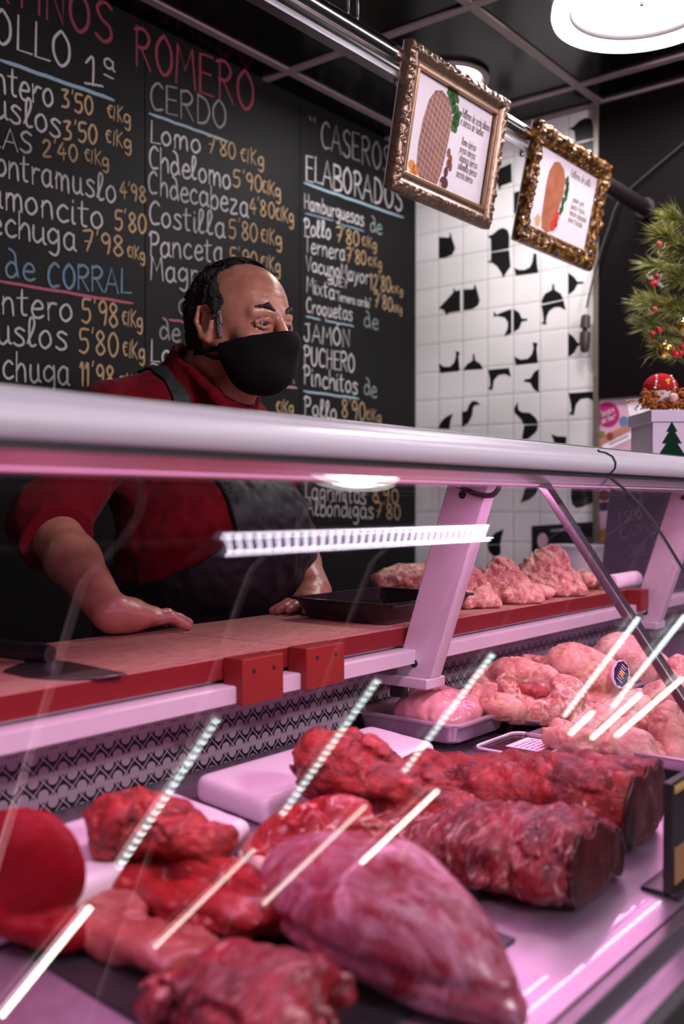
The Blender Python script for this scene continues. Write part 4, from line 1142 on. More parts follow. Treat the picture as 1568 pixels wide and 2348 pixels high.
# ------------------------------------------------------------------ raw poultry: materials
def meat(name, dark, mid, fat, scale=18.0, fat_lo=0.56, fat_hi=0.66, rough=0.28, bump=0.5, stretch=(1, 1, 1), streak=0.0, fine=1.0, rot=(0, 0, 0), spec=0.40, coat=0.07):
    t = NT(name)
    v = t.map(stretch, rot)
    n1 = t.noise(scale, 5, 0.6, 1.2, vec=v)
    n2 = t.noise(scale * 2.6, 5, 0.65, 1.6, vec=v)
    n3 = t.noise(scale * 9 * fine, 3, 0.6, vec=v)
    c = t.ramp(n1, [(0.33, dark), (0.62, mid)])
    f = t.ramp(n2, [(fat_lo, (0, 0, 0)), (fat_hi, (1, 1, 1))])
    c = t.mix(f, c, fat)
    c = t.mix(t.math('MULTIPLY', n3, 0.35), c, dark)
    h = t.math('ADD', n2, t.math('MULTIPLY', n3, 0.5))
    return t.bsdf(c, t.math('MULTIPLY_ADD', n3, 0.25, rough - 0.1), spec=spec, normal=t.bump(h, bump, 0.004), Coat_Weight=coat, Coat_Roughness=0.15)
M['skin'] = meat('poultry_skin', (0.46, 0.15, 0.10), (0.78, 0.50, 0.40), (0.80, 0.56, 0.28), 15, .54, .70, .30, .65)
M['skin_pale'] = meat('pale_poultry_skin', (0.52, 0.20, 0.15), (0.80, 0.56, 0.48), (0.82, 0.64, 0.44), 17, .54, .70, .28, .65)
M['carcass'] = meat('poultry_carcass', (0.42, 0.07, 0.035), (0.78, 0.46, 0.36), (0.88, 0.70, 0.54), 24, .48, .62, .28, .9)
M['breast'] = meat('poultry_breast', (0.58, 0.24, 0.24), (0.74, 0.42, 0.42), (0.80, 0.56, 0.54), 10, .62, .8, .16, .25)
M['offal'] = meat('red_offal', (0.22, 0.02, 0.02), (0.45, 0.06, 0.05), (0.62, 0.22, 0.18), 30, .6, .7, .2, .6)
M['bonepink'] = meat('pink_trimmings', (0.60, 0.22, 0.15), (0.80, 0.46, 0.36), (0.86, 0.66, 0.55), 40, .5, .62, .3, .6)

def bb(pts, pad): P = np.array(pts); return P.min(0) - pad, P.max(0) + pad
def CZ(u, v, z=1.0): return onZ(u, v, z)

# poultry on the far board: three opened carcasses and trimmings, left to right
def carcass(base, h, w, lean, seed, label, mat, cell=.0032):
    b = np.array(base)
    ex = np.array([RT[0], RT[1], 0]); ey = np.array([FW0[0], FW0[1], 0]); ez = np.array([0, 0, 1.0])
    def L(x, y, z): return b + ex * x + ey * y + ez * z
    R = np.stack([ex, ey, ez], 1)
    tp = L(lean - w * .08, .0, h * .92)
    core = ell(L(0, .012, h * .40), (w * .46, w * .36, h * .46), R)
    rr_ = random.Random(seed); folds = []
    for k in range(5):
        t_ = k / 4; xb = -w * .50 + w * t_ * 1.02
        folds.append(cap(L(lean - w * .16 + w * .26 * t_, -.006, h * (.90 - .18 * abs(t_ - .35))), L(xb, -.030 - .018 * math.sin(PI * t_), h * .10 + rr_.uniform(0, .01)), .009 + .004 * rr_.random(), .016 + .006 * rr_.random()))
    shell = U(.010, core, *folds, ell(L(w * .50, -.026, .016), (.024, .020, .015), R), cap(L(-w * .30, -.034, .014), L(w * .34, -.044, .012), .013, .012))
    f = SUB(.014, shell, ell(L(w * .16 + lean, -.052, h * .70), (w * .13, .026, h * .17), R @ rot3(ry=-.5)))
    f0_ = f
    ribs = lambda P: f0_(P) + .0030 * np.sin((P @ ez) * 260 + (P @ ex) * 190 + 3 * vnoise(P, 30, seed)) * .35
    f = CREASE(NOISE(ribs, .0040, 50, 3, seed), .0050, 26, seed + 1, (1, 1, .5), .12)
    f = INT(.004, f, plane(L(0, 0, .0006), (0, 0, -1)))
    lo, hi = bb([L(-w * .75, -.1, 0), L(w * .8, .1, 0), L(w * .8, -.1, 0), L(-w * .75, .1, 0)], .01); lo[2] = .997; hi[2] = 1.0 + h + .03
    return blob('poultry_carcass', f, lo, hi, cell, mat, None, 1, label, 'poultry', 'opened poultry carcasses on the cutting board')
carcass(CZ(1085, 1392) + (0, .03, 0), .082, .100, .02, 11, 'opened pink poultry carcass right beside the aluminium upright on the cutting board', M['carcass'])
carcass(CZ(1178, 1382) + (0, .03, 0), .092, .110, .01, 23, 'opened pink poultry carcass in the middle of the row on the cutting board', M['carcass'])
carcass(CZ(1276, 1366) + (0, .03, 0), .112, .125, .02, 37, 'tallest opened poultry carcass at the far end of the row on the cutting board', M['carcass'])
def lump(name, prims, noise, mat, cell, label, cat, group=None, k=.01, floor=None, lo=None, hi=None, relax=1, parent=None):
    f = U(k, *prims)
    if noise: f = NOISE(f, *noise)
    if floor is not None: f = INT(.003, f, floor)
    return blob(name, f, lo, hi, cell, mat, parent, relax, label, cat, group)
FB = plane((0, 0, 1.0006), (0, 0, -1))
p = CZ(1062, 1392)
lump('poultry_piece', [ell(p + (0, 0, .016), (.045, .025, .018), rot3(rz=-.6)), ell(p + (.03, -.03, .012), (.02, .02, .013))], (.003, 60, 2, 3), M['skin_pale'], .003,
     'low pale poultry piece lying in front of the first opened carcass', 'poultry', None, .01, FB, p + (-.07, -.07, -.003), p + (.08, .07, .05))
p = CZ(1225, 1375)
lump('poultry_piece', [ell(p + (0, 0, .016), (.032, .022, .018), rot3(rz=.4)), ell(p + (.028, -.012, .013), (.018, .02, .014))], (.003, 60, 2, 5), M['skin_pale'], .003,
     'small pale poultry wing between the second and third opened carcasses', 'poultry', None, .01, FB, p + (-.06, -.06, -.003), p + (.07, .06, .05))
p = CZ(1335, 1352)
rr = random.Random(3)
pr_ = []
for k in range(14): pr_.append(ell(p + (rr.uniform(-.05, .06), rr.uniform(-.03, .05), rr.uniform(.006, .034)), (rr.uniform(.01, .02), rr.uniform(.009, .018), rr.uniform(.008, .014)), rot3(rz=rr.uniform(0, 3))))
lump('poultry_trimmings', pr_, (.004, 90, 2, 8), M['bonepink'], .003, 'heap of pink poultry trimmings at the far end of the cutting board', 'poultry', None, .005, FB, p + (-.09, -.08, -.003), p + (.1, .09, .07))
p = CZ(948, 1362)
lump('poultry_carcass', [ell(p + (.01, .02, .03), (.085, .05, .036), rot3(rz=-.75)), ell(p + (.045, -.02, .045), (.04, .035, .028)), cap(p + (-.05, .05, .008), p + (.02, .0, .05), .010, .016)], (.005, 60, 3, 9), M['carcass'], .0033,
     'browner poultry carcass behind the black tray, left of the aluminium upright', 'poultry', 'opened poultry carcasses on the cutting board', .012, FB, p + (-.11, -.09, -.003), p + (.13, .12, .1))
# ------------------------------------------------------------------ inside the case: slabs, trays, mats
def slab(label, xa, xb, ya, yb, h, rad, group):
    cyy = (ya + yb) / 2; c = np.array([(xa + xb) / 2, cyy, deck_z(cyy) + .0004 + h / 2])
    R = rot3(rx=math.atan(DECK_A))
    f = rbox(c, ((xb - xa) / 2, (yb - ya) / 2, h / 2), rad, R)
    return blob('plastic_slab', f, (xa - .01, ya - .015, .77), (xb + .01, yb + .015, .90), .0045, M['white_plastic'], None, 3, label, 'display slab', group)
slab('white plastic slab under the small meat lump, nearest the patterned wall panel', .40, .806, .766, .905, .036, .011, 'white plastic display slabs')
slab('white plastic slab behind the small meat lump, under the rolled red cut', .862, 1.23, .800, .925, .036, .011, 'white plastic display slabs')
ya, yb = .455, .760
m = MB()
xa, xb = .50, .835
m.prism([(ya, deck_z(ya) + .0006), (yb, deck_z(yb) + .0006), (yb, deck_z(yb) + .003), (ya, deck_z(ya) + .003)], 0, xa, xb)
m.build('black_mat', plain('black_display_mat', (0.020, 0.018, 0.021), 0.3), label='flat black display mat under the foreground cuts of beef', cat='mat')

M['beef'] = meat('beef_ragged', (0.10, 0.004, 0.006), (0.50, 0.034, 0.026), (0.68, 0.18, 0.12), 20, .57, .70, .26, 1.0, (1, 1.3, 1.6))
M['beef_rib'] = meat('beef_rib_slab', (0.07, 0.004, 0.010), (0.36, 0.022, 0.028), (0.70, 0.38, 0.34), 18, .55, .66, .24, .9, (.6, 2.0, .9), rot=(0, 0, .35))
M['beef_dark'] = meat('beef_dark_end', (0.03, 0.004, 0.004), (0.10, 0.012, 0.010), (0.26, 0.14, 0.10), 14, .60, .74, .38, .3)
M['beef_smooth'] = meat('beef_smooth', (0.17, 0.0015, 0.006), (0.27, 0.004, 0.010), (0.28, 0.03, 0.03), 14, .60, .80, .46, .35, spec=.15, coat=0)
M['beef_silver'] = meat('beef_silverskin', (0.20, 0.012, 0.022), (0.40, 0.10, 0.14), (0.54, 0.28, 0.36), 9, .42, .66, .22, .22, (1.6, .8, 1))
M['beef_marbled'] = meat('beef_marbled', (0.26, 0.012, 0.016), (0.46, 0.035, 0.035), (0.76, 0.48, 0.42), 13, .54, .62, .26, .5, (1, 1, 1.2))
M['beef_lobe'] = meat('beef_lobe', (0.18, 0.008, 0.010), (0.36, 0.028, 0.026), (0.52, 0.15, 0.11), 9, .58, .74, .26, .3, (1.6, .7, 1))
M['fat'] = meat('pale_fat', (0.62, 0.38, 0.32), (0.76, 0.54, 0.46), (0.80, 0.62, 0.54), 20, .5, .7, .3, .3)
M['fat_beef'] = meat('fatty_flank', (0.22, 0.035, 0.030), (0.36, 0.105, 0.085), (0.46, 0.20, 0.15), 10, .5, .75, .30, .25)

def onto(c): return deck_z(c[1])
def deckfloor(off=0.0): return plane((0, .37, .78 + .0032 + off), (0, DECK_A, -1))
RR = np.stack([RT * [1, 1, 0] / np.linalg.norm(RT), FW0, UP0], 1)
def around(c, r): c = np.array(c, float); r = np.array(r if hasattr(r, '__len__') else (r, r, r)); return c - r, c + r

# steak standing at the left edge of the picture
c = onD(48, 2002, .062)
f = U(.012, ell(c, (.056, .021, .060), RR), ell(c + RR @ np.array([-.03, .004, -.012]), (.05, .02, .05), RR))
f = CREASE(NOISE(f, .0022, 28, 2, 41), .0012, 22, 43, None, .08)
c2 = onD(60, 2122, .022)
g = NOISE(U(.012, ell(c2, (.045, .020, .017), RR @ rot3(ry=.25)), ell(c2 + RR @ np.array([.028, -.004, -.004]), (.026, .016, .016), RR), ell(c2 + RR @ np.array([-.04, .0, .012]), (.03, .018, .02), RR)), .004, 45, 3, 42)
f = INT(.004, U(.008, f, g), deckfloor())
blob('thick_steak', f, *around(c + (0, 0, -.02), (.12, .12, .10)), .003, M['beef_smooth'], None, 1, 'smooth dark red thick steak with ragged lower end at the left edge of the case', 'beef')

# small lump with a dangling shred
c = onD(338, 1890, .068)
top = NOISE(U(.018, ell(c, (.052, .034, .032), RR @ rot3(ry=.18)), ell(c + RR @ np.array([.042, -.004, -.012]), (.034, .026, .020), RR @ rot3(ry=.5)), ell(c + RR @ np.array([-.036, .0, -.004]), (.026, .03, .024), RR),
        ell(c + RR @ np.array([.075, .004, -.018]), (.012, .014, .012), RR)), .0062, 48, 3, 51)
slabtop = plane((0, .80, deck_z(.80) + .0365), (0, DECK_A, -1))
f = INT(.003, top, slabtop)
lmp = thing('beef_lump', (c[0], c[1], deck_z(c[1]) + .0372), 'ragged red beef lump with a dangling shred on the near white slab', 'beef')
f = INT(.003, CREASE(f, .0065, 24, 52, (1, 1, 1.3), .13), slabtop)
blob('meat', f, *around(c, (.12, .11, .065)), .0024, M['beef'], lmp, 1)
a = [onD(372, 1948, .045), onD(408, 1953, .044), onD(424, 1966, .041), onD(434, 1995, .0385)]
sf = U(.006, cap(a[0], a[1], .010, .008), cap(a[1], a[2], .006, .004), cap(a[2], a[3], .0045, .0022))
blob('shred', NOISE(sf, .002, 90, 2, 3), *around((a[0] + a[3]) / 2, (.06, .06, .05)), .0022, M['fat_beef'], lmp, 1)

# rolled red cut on the far slab
c = onD(805, 1768, .074)
f = U(.02, ell(c, (.060, .05, .046), RR @ rot3(ry=.3)), ell(c + RR @ np.array([-.04, .01, .004]), (.03, .042, .034), RR), ell(c + RR @ np.array([.062, -.02, -.018]), (.055, .042, .030), RR @ rot3(ry=.35)),
      ell(c + RR @ np.array([.105, -.045, -.032]), (.045, .034, .024), RR @ rot3(ry=.3)))
f = CREASE(NOISE(f, .0060, 36, 3, 61, (1, 1, 2.0)), .0085, 20, 62, (.8, .8, 1.8), .14)
slab2 = plane((0, .86, deck_z(.86) + .0372), (0, DECK_A, -1))
f = INT(.003, f, U(.001, lambda P: -1 + 0 * P[:, 0]) if False else deckfloor(.004))
blob('rolled_beef', f, *around(c + (.02, -.03, -.015), (.17, .17, .10)), .003, M['beef'], None, 1, 'rolled ragged red beef cut on the far white slab', 'beef')

# marbled piece with a white fat edge, left end of the rib slabs
c = onD(718, 1912, .036)
f = U(.012, ell(c, (.070, .036, .036), RR @ rot3(ry=-.32)), ell(c + RR @ np.array([-.045, -.01, -.020]), (.035, .03, .020), RR), ell(c + RR @ np.array([.05, .0, -.01]), (.05, .034, .034), RR))
f = INT(.004, CREASE(NOISE(f, .004, 40, 3, 71), .0060, 22, 72, (1.2, .7, 1.2), .12), deckfloor())
mb_ = thing('marbled_beef', (c[0], c[1], deck_z(c[1])), 'marbled beef piece with pale fat along its lower edge, left of the big rib slab', 'beef')
blob('meat', f, *around(c + (0, 0, -.01), (.14, .14, .07)), .0028, M['beef_marbled'], mb_, 1)
a = [onD(566, 1962, .014), onD(600, 1992, .012), onD(655, 2000, .012), onD(702, 1992, .014)]
sf = U(.006, cap(a[0], a[1], .009, .010), cap(a[1], a[2], .010, .009), cap(a[2], a[3], .009, .006))
blob('fat_edge', NOISE(sf, .003, 60, 2, 5), *around((a[0] + a[3]) / 2, (.09, .09, .05)), .0024, M['fat'], mb_, 1, 'pale fat edge')

# the big ribbed slabs
def ribslab(name, A, B, hw, h, seed, label, mat, ribs, end_cut, taper=.58, noise=.0042):
    A = np.array(A, float); B = np.array(B, float)
    ax = (B - A); L = np.linalg.norm(ax[:2]); ax = ax / np.linalg.norm(ax); sd = np.cross([0, 0, 1.0], ax); sd /= np.linalg.norm(sd); up = np.cross(ax, sd)
    mid = (A + B) / 2
    R = np.stack([ax, sd, up], 1)
    f0 = rbox(mid + up * h * .42, (L / 2, hw, h * .46), min(h * .42, hw * .8), R)
    crown = ell(mid + up * h * .62 + ax * L * .06, (L * .50, hw * .80, h * .42), R)
    tail = ell(A + ax * .02 + up * h * .35, (.06, hw * .8, h * .33), R)
    f1 = U(.02, f0, crown, tail)
    rr_ = random.Random(seed); ridges = []
    for k in range(ribs):
        t_ = -L * .44 + L * .90 * k / (ribs - 1) + rr_.uniform(-.006, .006); sl = rr_.uniform(.018, .034)
        hh = h * rr_.uniform(.90, 1.0)
        a_ = mid + ax * (t_ - sl) + sd * hw * .30 + up * hh * .90
        b_ = mid + ax * t_ - sd * hw * .55 + up * hh * .84
        c__ = mid + ax * (t_ + sl) - sd * hw * 1.0 + up * hh * .28
        r_ = rr_.uniform(.009, .016)
        ridges += [cap(a_, b_, r_ * .6, r_), cap(b_, c__, r_, r_ * .8)]
    def f2(P):
        q = P - mid
        s_ = q @ ax; w = q @ sd
        u0 = q @ up
        k_ = np.clip(taper + (1 - taper) * (s_ / L + .45), taper * .8, 1.0)
        P = P + up * (u0 * (1 / k_ - 1))[:, None]
        u_ = u0
        Q = np.stack([s_ * 1.0 + .55 * w, w * .28 - .10 * s_, u_ * .45], 1)
        band = np.abs(vnoise(Q, 34, seed)) + .5 * np.abs(vnoise(Q, 74, seed + 5))
        d = f1(P) + .011 * (.40 - band) + noise * fbm(P, 40, 3, seed)
        for g in ridges: d = smin(d, g(P), .007)
        return d
    f3 = INT(.006, CREASE(f2, .0060, 24, seed + 9, (1.1, .8, 1.1), .12), deckfloor())
    return INT(.003, f3, NOISE(plane(B - ax * .012 + up * 0, ax + up * .12 - sd * end_cut), .0018, 40, 2, seed + 1)), mid, (A, B, ax, sd, up)
z_ = lambda x, y, h=0: (x, y, deck_z(y) + h)
f, mid, (A_, B_, ax_, sd_, up_) = ribslab('x', z_(1.08, .78), z_(1.205, .448), .070, .098, 81, '', None, 7, .42)
o = thing('beef_slab', (mid[0], mid[1], deck_z(mid[1])), 'big ragged red beef slab with dark dried end, rear one of the two', 'beef', 'big beef slabs in the middle of the case')
blob('meat', INT(.002, f, plane(B_ - ax_ * .0165, ax_ + up_ * .12 - sd_ * .42)), *around(mid + (0, 0, .05), (.16, .23, .09)), .0032, M['beef'], o, 1)
fe = INT(.002, f, plane(B_ - ax_ * .0172, -(ax_ + up_ * .12 - sd_ * .42)))
blob('dried_end', fe, *around(B_ + (0, 0, .05), (.12, .10, .09)), .003, M['beef_dark'], o, 1, 'dark brown dried end with a pale fat seam')
f, mid, (A_, B_, ax_, sd_, up_) = ribslab('y', z_(.905, .715), z_(1.000, .425), .076, .084, 91, '', None, 8, .34)
o = thing('beef_slab', (mid[0], mid[1], deck_z(mid[1])), 'big red beef slab with rib hollows across it, front one of the two', 'beef', 'big beef slabs in the middle of the case')
blob('meat', INT(.002, f, plane(B_ - ax_ * .0165, ax_ + up_ * .12 - sd_ * .34)), *around(mid + (0, 0, .045), (.16, .21, .085)), .0030, M['beef_rib'], o, 1)
blob('dried_end', INT(.002, f, plane(B_ - ax_ * .0172, -(ax_ + up_ * .12 - sd_ * .34))), *around(B_ + (0, 0, .045), (.12, .10, .08)), .003, M['beef_dark'], o, 1, 'dark cut end')

# big smooth silverskin joint in the foreground
c = np.array([.712, .520, deck_z(.520) + .048])
Rg = rot3(rz=-.10, rx=.0)
def egg(P):
    q = (P - c) @ Rg
    q[:, 2] += .045 * np.clip(-q[:, 1] / .15, 0, 1.1) ** 1.3
    y = np.clip(q[:, 1] / .15, -1, 1)
    k = np.where(y < 0, 1 + .35 * y, 1 - .10 * y)
    Q = np.stack([q[:, 0] / k, q[:, 1], q[:, 2] / (.45 + .55 * k)], 1)
    k0 = np.linalg.norm(Q / (.078, .150, .060), axis=1); k1 = np.linalg.norm(Q / (.078 ** 2, .150 ** 2, .060 ** 2), axis=1)
    return k0 * (k0 - 1) / np.maximum(k1, 1e-6) * .85
def crease(P):
    d = egg(P); q = (P - c) @ Rg
    s_ = q[:, 2] + .018 + .10 * (q[:, 0] + .02) - .06 * q[:, 1]
    n_ = vnoise(P * np.array([1.6, .6, 1]), 15, 103)
    return d + .0045 * np.exp(-(s_ / .006) ** 2) + .0026 * fbm(P, 22, 3, 101) + .0016 * np.exp(-(n_ / .07) ** 2)
blob('beef_joint', INT(.005, crease, deckfloor()), *around(c, (.12, .19, .085)), .0032, M['beef_silver'], None, 1, 'big smooth purplish beef joint with a lengthwise crease, nearest the front glass', 'beef')

# folded strips and lobes left of it
a0, a1 = np.array(z_(.676, .785, .025)), np.array(z_(.700, .632, .026))
b0, b1 = np.array(z_(.622, .752, .020)), np.array(z_(.648, .612, .022))
f = U(.010, cap(a0, a1, .024, .029), cap(b0, b1, .021, .026), ell((a1 + b1) / 2, (.035, .035, .024)), cap(a0 + (0, 0, .008), a0 + (-.02, -.012, .002), .02, .018))
f = U(.010, ell((a0 + a1) / 2 + (0, 0, -.002), (.030, .092, .024), rot3(rz=.10)), ell((b0 + b1) / 2, (.027, .084, .020), rot3(rz=.14)), ell((a1 + b1) / 2 + (.004, .01, -.002), (.042, .036, .022)), ell(a0 + (-.012, -.004, .002), (.024, .020, .020)), ell(b0 + (.01, .012, 0), (.03, .026, .015)))
f = CREASE(NOISE(f, .0050, 30, 3, 111, (1.4, .6, 1)), .0055, 20, 112, (1.6, .45, 1), .13)
blob('beef_strip', INT(.004, f, deckfloor()), *around((a0 + b1) / 2, (.10, .16, .07)), .003, M['beef_lobe'], None, 1, 'two lobed dark red beef strip between the near slab and the smooth joint', 'beef')
a0, a1, a2 = np.array(z_(.575, .765, .016)), np.array(z_(.562, .690, .017)), np.array(z_(.590, .615, .013))
def sheetf(P):
    d0 = cap(a0, a1, .026, .031)(P); d1 = cap(a1, a2, .031, .027)(P)
    return smin(d0, d1, .02)
flatten = lambda P: P * np.array([1, 1, 1.0])
f = INT(.008, sheetf, plane(a1 + (0, 0, .012), (.22, .05, 1)))
f = U(.008, f, ell(np.array(z_(.600, .750, .022)), (.03, .022, .016)))
f = U(.012, INT(.008, ell(a1 + (.008, 0, -.004), (.040, .100, .026), rot3(rz=.08)), plane(a1 + (0, 0, .010), (.24, .05, 1))), ell(np.array(z_(.606, .748, .011)), (.050, .036, .012)), ell(np.array(z_(.585, .628, .010)), (.036, .03, .014)))
f = CREASE(NOISE(f, .0042, 26, 3, 121), .0035, 18, 122, (1.4, .5, 1), .12)
blob('flank_strip', INT(.004, f, deckfloor()), *around(a1, (.11, .16, .07)), .003, M['fat_beef'], None, 1, 'flat pinkish flank strip with pale fat, right of the thick steak', 'beef')
c = np.array(z_(.552, .527, .018))
f = U(.012, ell(c, (.055, .085, .034), rot3(rz=-.5)), cap(c + (-.045, .055, .010), c + (.03, -.03, .026), .016, .018), cap(c + (.01, .055, .008), c + (.05, -.05, .012), .014, .014))
f = CREASE(NOISE(f, .0055, 36, 3, 131), .0075, 20, 132, (1.2, .6, 1), .14)
blob('beef_cut', INT(.004, f, deckfloor()), *around(c, (.13, .16, .07)), .0028, M['beef_rib'], None, 1, 'blurred veined beef cut lowest in the foreground, in front of the flank strip', 'beef')
c = np.array(z_(.700, .640, .010))
blob('beef_scrap', INT(.003, NOISE(ell(c, (.022, .028, .014)), .004, 60, 2, 4), deckfloor()), *around(c, (.05, .06, .04)), .0028, M['fat_beef'], None, 1, 'small reddish scrap of beef tucked left of the smooth joint', 'beef')

# ------------------------------------------------------------------ steel pans, clear box
def pan(label, x0, x1, y0, y1, zrim, depth, mat, name='steel_pan', cat='tray', group=None):
    zb = zrim - depth
    o = thing(name, ((x0 + x1) / 2, (y0 + y1) / 2, zb), label, cat, group)
    tray(o, x0, x1, y0, y1, zb, depth, .005, .010, mat, th=.0018, nm='pan_shell', rad=.018)
    return o
M['pan'] = plain('dull_steel_pan', (0.50, 0.44, 0.50), 0.34, 0.7, var=.06)
pan('deep steel pan holding the pink poultry breast', 1.298, 1.452, .812, .995, .862, .0325, M['pan'], group='steel pans in the case')
pan('wide steel pan under the wings and drumsticks', 1.425, 2.20, .440, .742, .834, .022, M['pan'], group='steel pans in the case')
pan('steel pan at the back under the whole poultry', 1.475, 2.20, .765, .984, .848, .016, M['pan'], group='steel pans in the case')
# pink breast
c = np.array([1.375, .885, .846])
f = U(.02, ell(c + (0, 0, .014), (.070, .066, .038), rot3(rz=.4)), ell(c + (.02, .045, .010), (.06, .045, .030), rot3(rz=-.2)), ell(c + (-.02, -.03, .004), (.045, .035, .026)))
f = INT(.003, CREASE(NOISE(f, .0028, 30, 3, 141), .0028, 18, 142, None, .10), plane((0, 0, .8320), (0, 0, -1)))
f = INT(.004, f, rbox(c, (.0735, .088, .09), .01))
blob('poultry_breast', f, *around(c + (0, 0, .012), (.09, .10, .055)), .003, M['breast'], None, 1, 'large glistening pink poultry breast in the deep steel pan', 'poultry')
# clear plastic box with label
o = thing('clear_box', (1.362, .725, deck_z(.725)), 'lidded clear plastic box with a white label in front of the steel pan', 'box')
cb0 = (1.300, 1.425, .675, .775)
tray(o, *cb0, deck_z(.75) + .001, .018, .003, .005, M['clear_plastic'], th=.0012, nm='box_shell', rad=.016)
zl = deck_z(.75) + .0196
ring = []
def rrect(x0, x1, y0, y1, r_, n=6):
    P = []
    for cx_, cy_, a0_ in ((x1 - r_, y1 - r_, 0), (x0 + r_, y1 - r_, PI / 2), (x0 + r_, y0 + r_, PI), (x1 - r_, y0 + r_, 1.5 * PI)):
        for k in range(n): a_ = a0_ + PI / 2 * k / (n - 1); P.append((cx_ + r_ * math.cos(a_), cy_ + r_ * math.sin(a_)))
    return P
MB().prism(rrect(cb0[0] - .009, cb0[1] + .009, cb0[2] - .009, cb0[3] + .009, .02), 2, zl, zl + .0022).build('lid', M['clear_plastic'], o)
MB().tube([(x, y, zl + .003) for x, y in rrect(cb0[0] - .004, cb0[1] + .004, cb0[2] - .004, cb0[3] + .004, .018)] + [(cb0[1] + .004, cb0[3] - .014, zl + .003)], .002, 6).build('lid_rim', M['white_plastic'], o, smooth=True)
lab = MB().box((1.335, .690, zl + .0024), (1.405, .745, zl + .0028)).build('label', M['paper'], o)
m = MB()
rr = random.Random(5)
for k in range(5):
    yy = .696 + k * .0085
    x = 1.340
    while x < 1.395:
        w_ = rr.uniform(.004, .012)
        m.box((x, yy, zl + .00285), (min(x + w_, 1.399), yy + .0022, zl + .00295)); x += w_ + .003
m.build('label_print', M['print_ink'], lab)

# ------------------------------------------------------------------ whole poultry, legs, wings
def bird(c, size, label, mat, seed, wing=True):
    c = np.array(c, float); s_ = size
    def L(x, y, z): return c + RR @ (np.array([x, y, z]) * s_)
    f = U(.022 * s_, ell(L(0, 0, 0), (.082 * s_, .075 * s_, .058 * s_), RR @ rot3(ry=.45)), ell(L(-.035, .0, .018), (.055 * s_, .06 * s_, .048 * s_), RR), ell(L(.045, 0, -.022), (.045 * s_, .055 * s_, .042 * s_), RR),
          cap(L(-.07, .0, -.004), L(-.145, -.005, .0), .034 * s_, .016 * s_), cap(L(-.145, -.005, 0), L(-.185, .0, .012), .012 * s_, .010 * s_))
    f = U(.012 * s_, f, ell(L(-.04, .055, .01), (.05 * s_, .03 * s_, .03 * s_), RR))
    if wing: f = U(.007 * s_, f, cap(L(-.045, -.068, -.030), L(.01, -.080, -.044), .020 * s_, .016 * s_), cap(L(.01, -.080, -.044), L(.035, -.078, -.050), .016 * s_, .012 * s_))
    f = CREASE(NOISE(f, .0022, 40, 3, seed), .0022, 24, seed + 1, None, .09)
    f = INT(.004, f, plane((0, 0, .8405), (0, 0, -1)))
    o = thing('whole_poultry', (c[0], c[1], .8405), label, 'poultry', 'whole birds at the far end of the case')
    blob('body', f, *around(c, (.19 * s_, .19 * s_, .085 * s_)), .0034, mat, o, 1)
    return o, L
ob, L = bird(atd(1348, 1552, 1.86), .92, 'whole plucked bird with a dark round sticker on its breast', M['skin'], 151)
# sticker: dark scalloped label with a pale band
sc, sn = L(.062, -.058, .012), None
n = (RR @ np.array([.55, -.62, .42])); n /= np.linalg.norm(n)
t1 = np.cross(n, [0, 0, 1.0]); t1 /= np.linalg.norm(t1); t2 = np.cross(n, t1)
sc = atd(1424, 1545, 1.80)
def disc(rx, ry, off, rot=0.6, nn=28, sc_=0.0):
    P = []
    for k in range(nn):
        a_ = 2 * PI * k / nn; r_ = 1 + sc_ * math.cos(a_ * 9)
        x, y = rx * r_ * math.cos(a_), ry * r_ * math.sin(a_)
        P.append(sc + t1 * (x * math.cos(rot) - y * math.sin(rot)) + t2 * (x * math.sin(rot) + y * math.cos(rot)) + n * off)
    return P
def plate(P0, P1, name, mat):
    nn = len(P0)
    return MB().add(P0 + P1, [tuple(range(nn)), tuple(range(2 * nn - 1, nn - 1, -1))] + [(i, (i + 1) % nn, nn + (i + 1) % nn, nn + i) for i in range(nn)]).build(name, mat, ob)
st_ = plate(disc(.034, .020, .0), disc(.034, .020, -.004), 'sticker', plain('white_sticker', (0.72, 0.66, 0.74), .3))
plate(disc(.031, .017, .0008, sc_=.05), disc(.031, .017, .0001, sc_=.05), 'sticker_badge', plain('violet_black_sticker', (0.03, 0.012, 0.05), .3))
wm = MB(); stks, Lw = text_strokes('Selecto')
for s_ in stks: wm.ribbon([sc + t1 * ((a_ / Lw - .5) * .046 * math.cos(.6) - (b_ - .4) * .012 * math.sin(.6)) * 1 + t2 * ((a_ / Lw - .5) * .046 * math.sin(.6) + (b_ - .4) * .012 * math.cos(.6)) * 1 + n * .0012 for a_, b_ in s_], n, .0017)
if False: wm.build('sticker_lettering', M['paper'], ob)
m_ = MB()
for k in range(7):
    a_ = -.020 + k * .0064
    q0 = sc + t1 * (a_ * math.cos(.6)) + t2 * (a_ * math.sin(.6)) + n * .0012
    dv = t1 * (-math.sin(.6)) + t2 * math.cos(.6)
    m_.ribbon([q0 - dv * .0055, q0 + dv * (.003 if k % 2 else .0062)], n, .0030)
m_.build('sticker_marks', M['paper'], st_)
plate([p for p in disc(.006, .005, .0016)], [p for p in disc(.006, .005, .0010)], 'sticker_dot', plain('yellow_dot', (0.65, 0.35, 0.04), .4))
bird(atd(1452, 1520, 2.03), .88, 'whole plucked bird behind the stickered one, partly behind the steel stay', M['skin_pale'], 161, False)

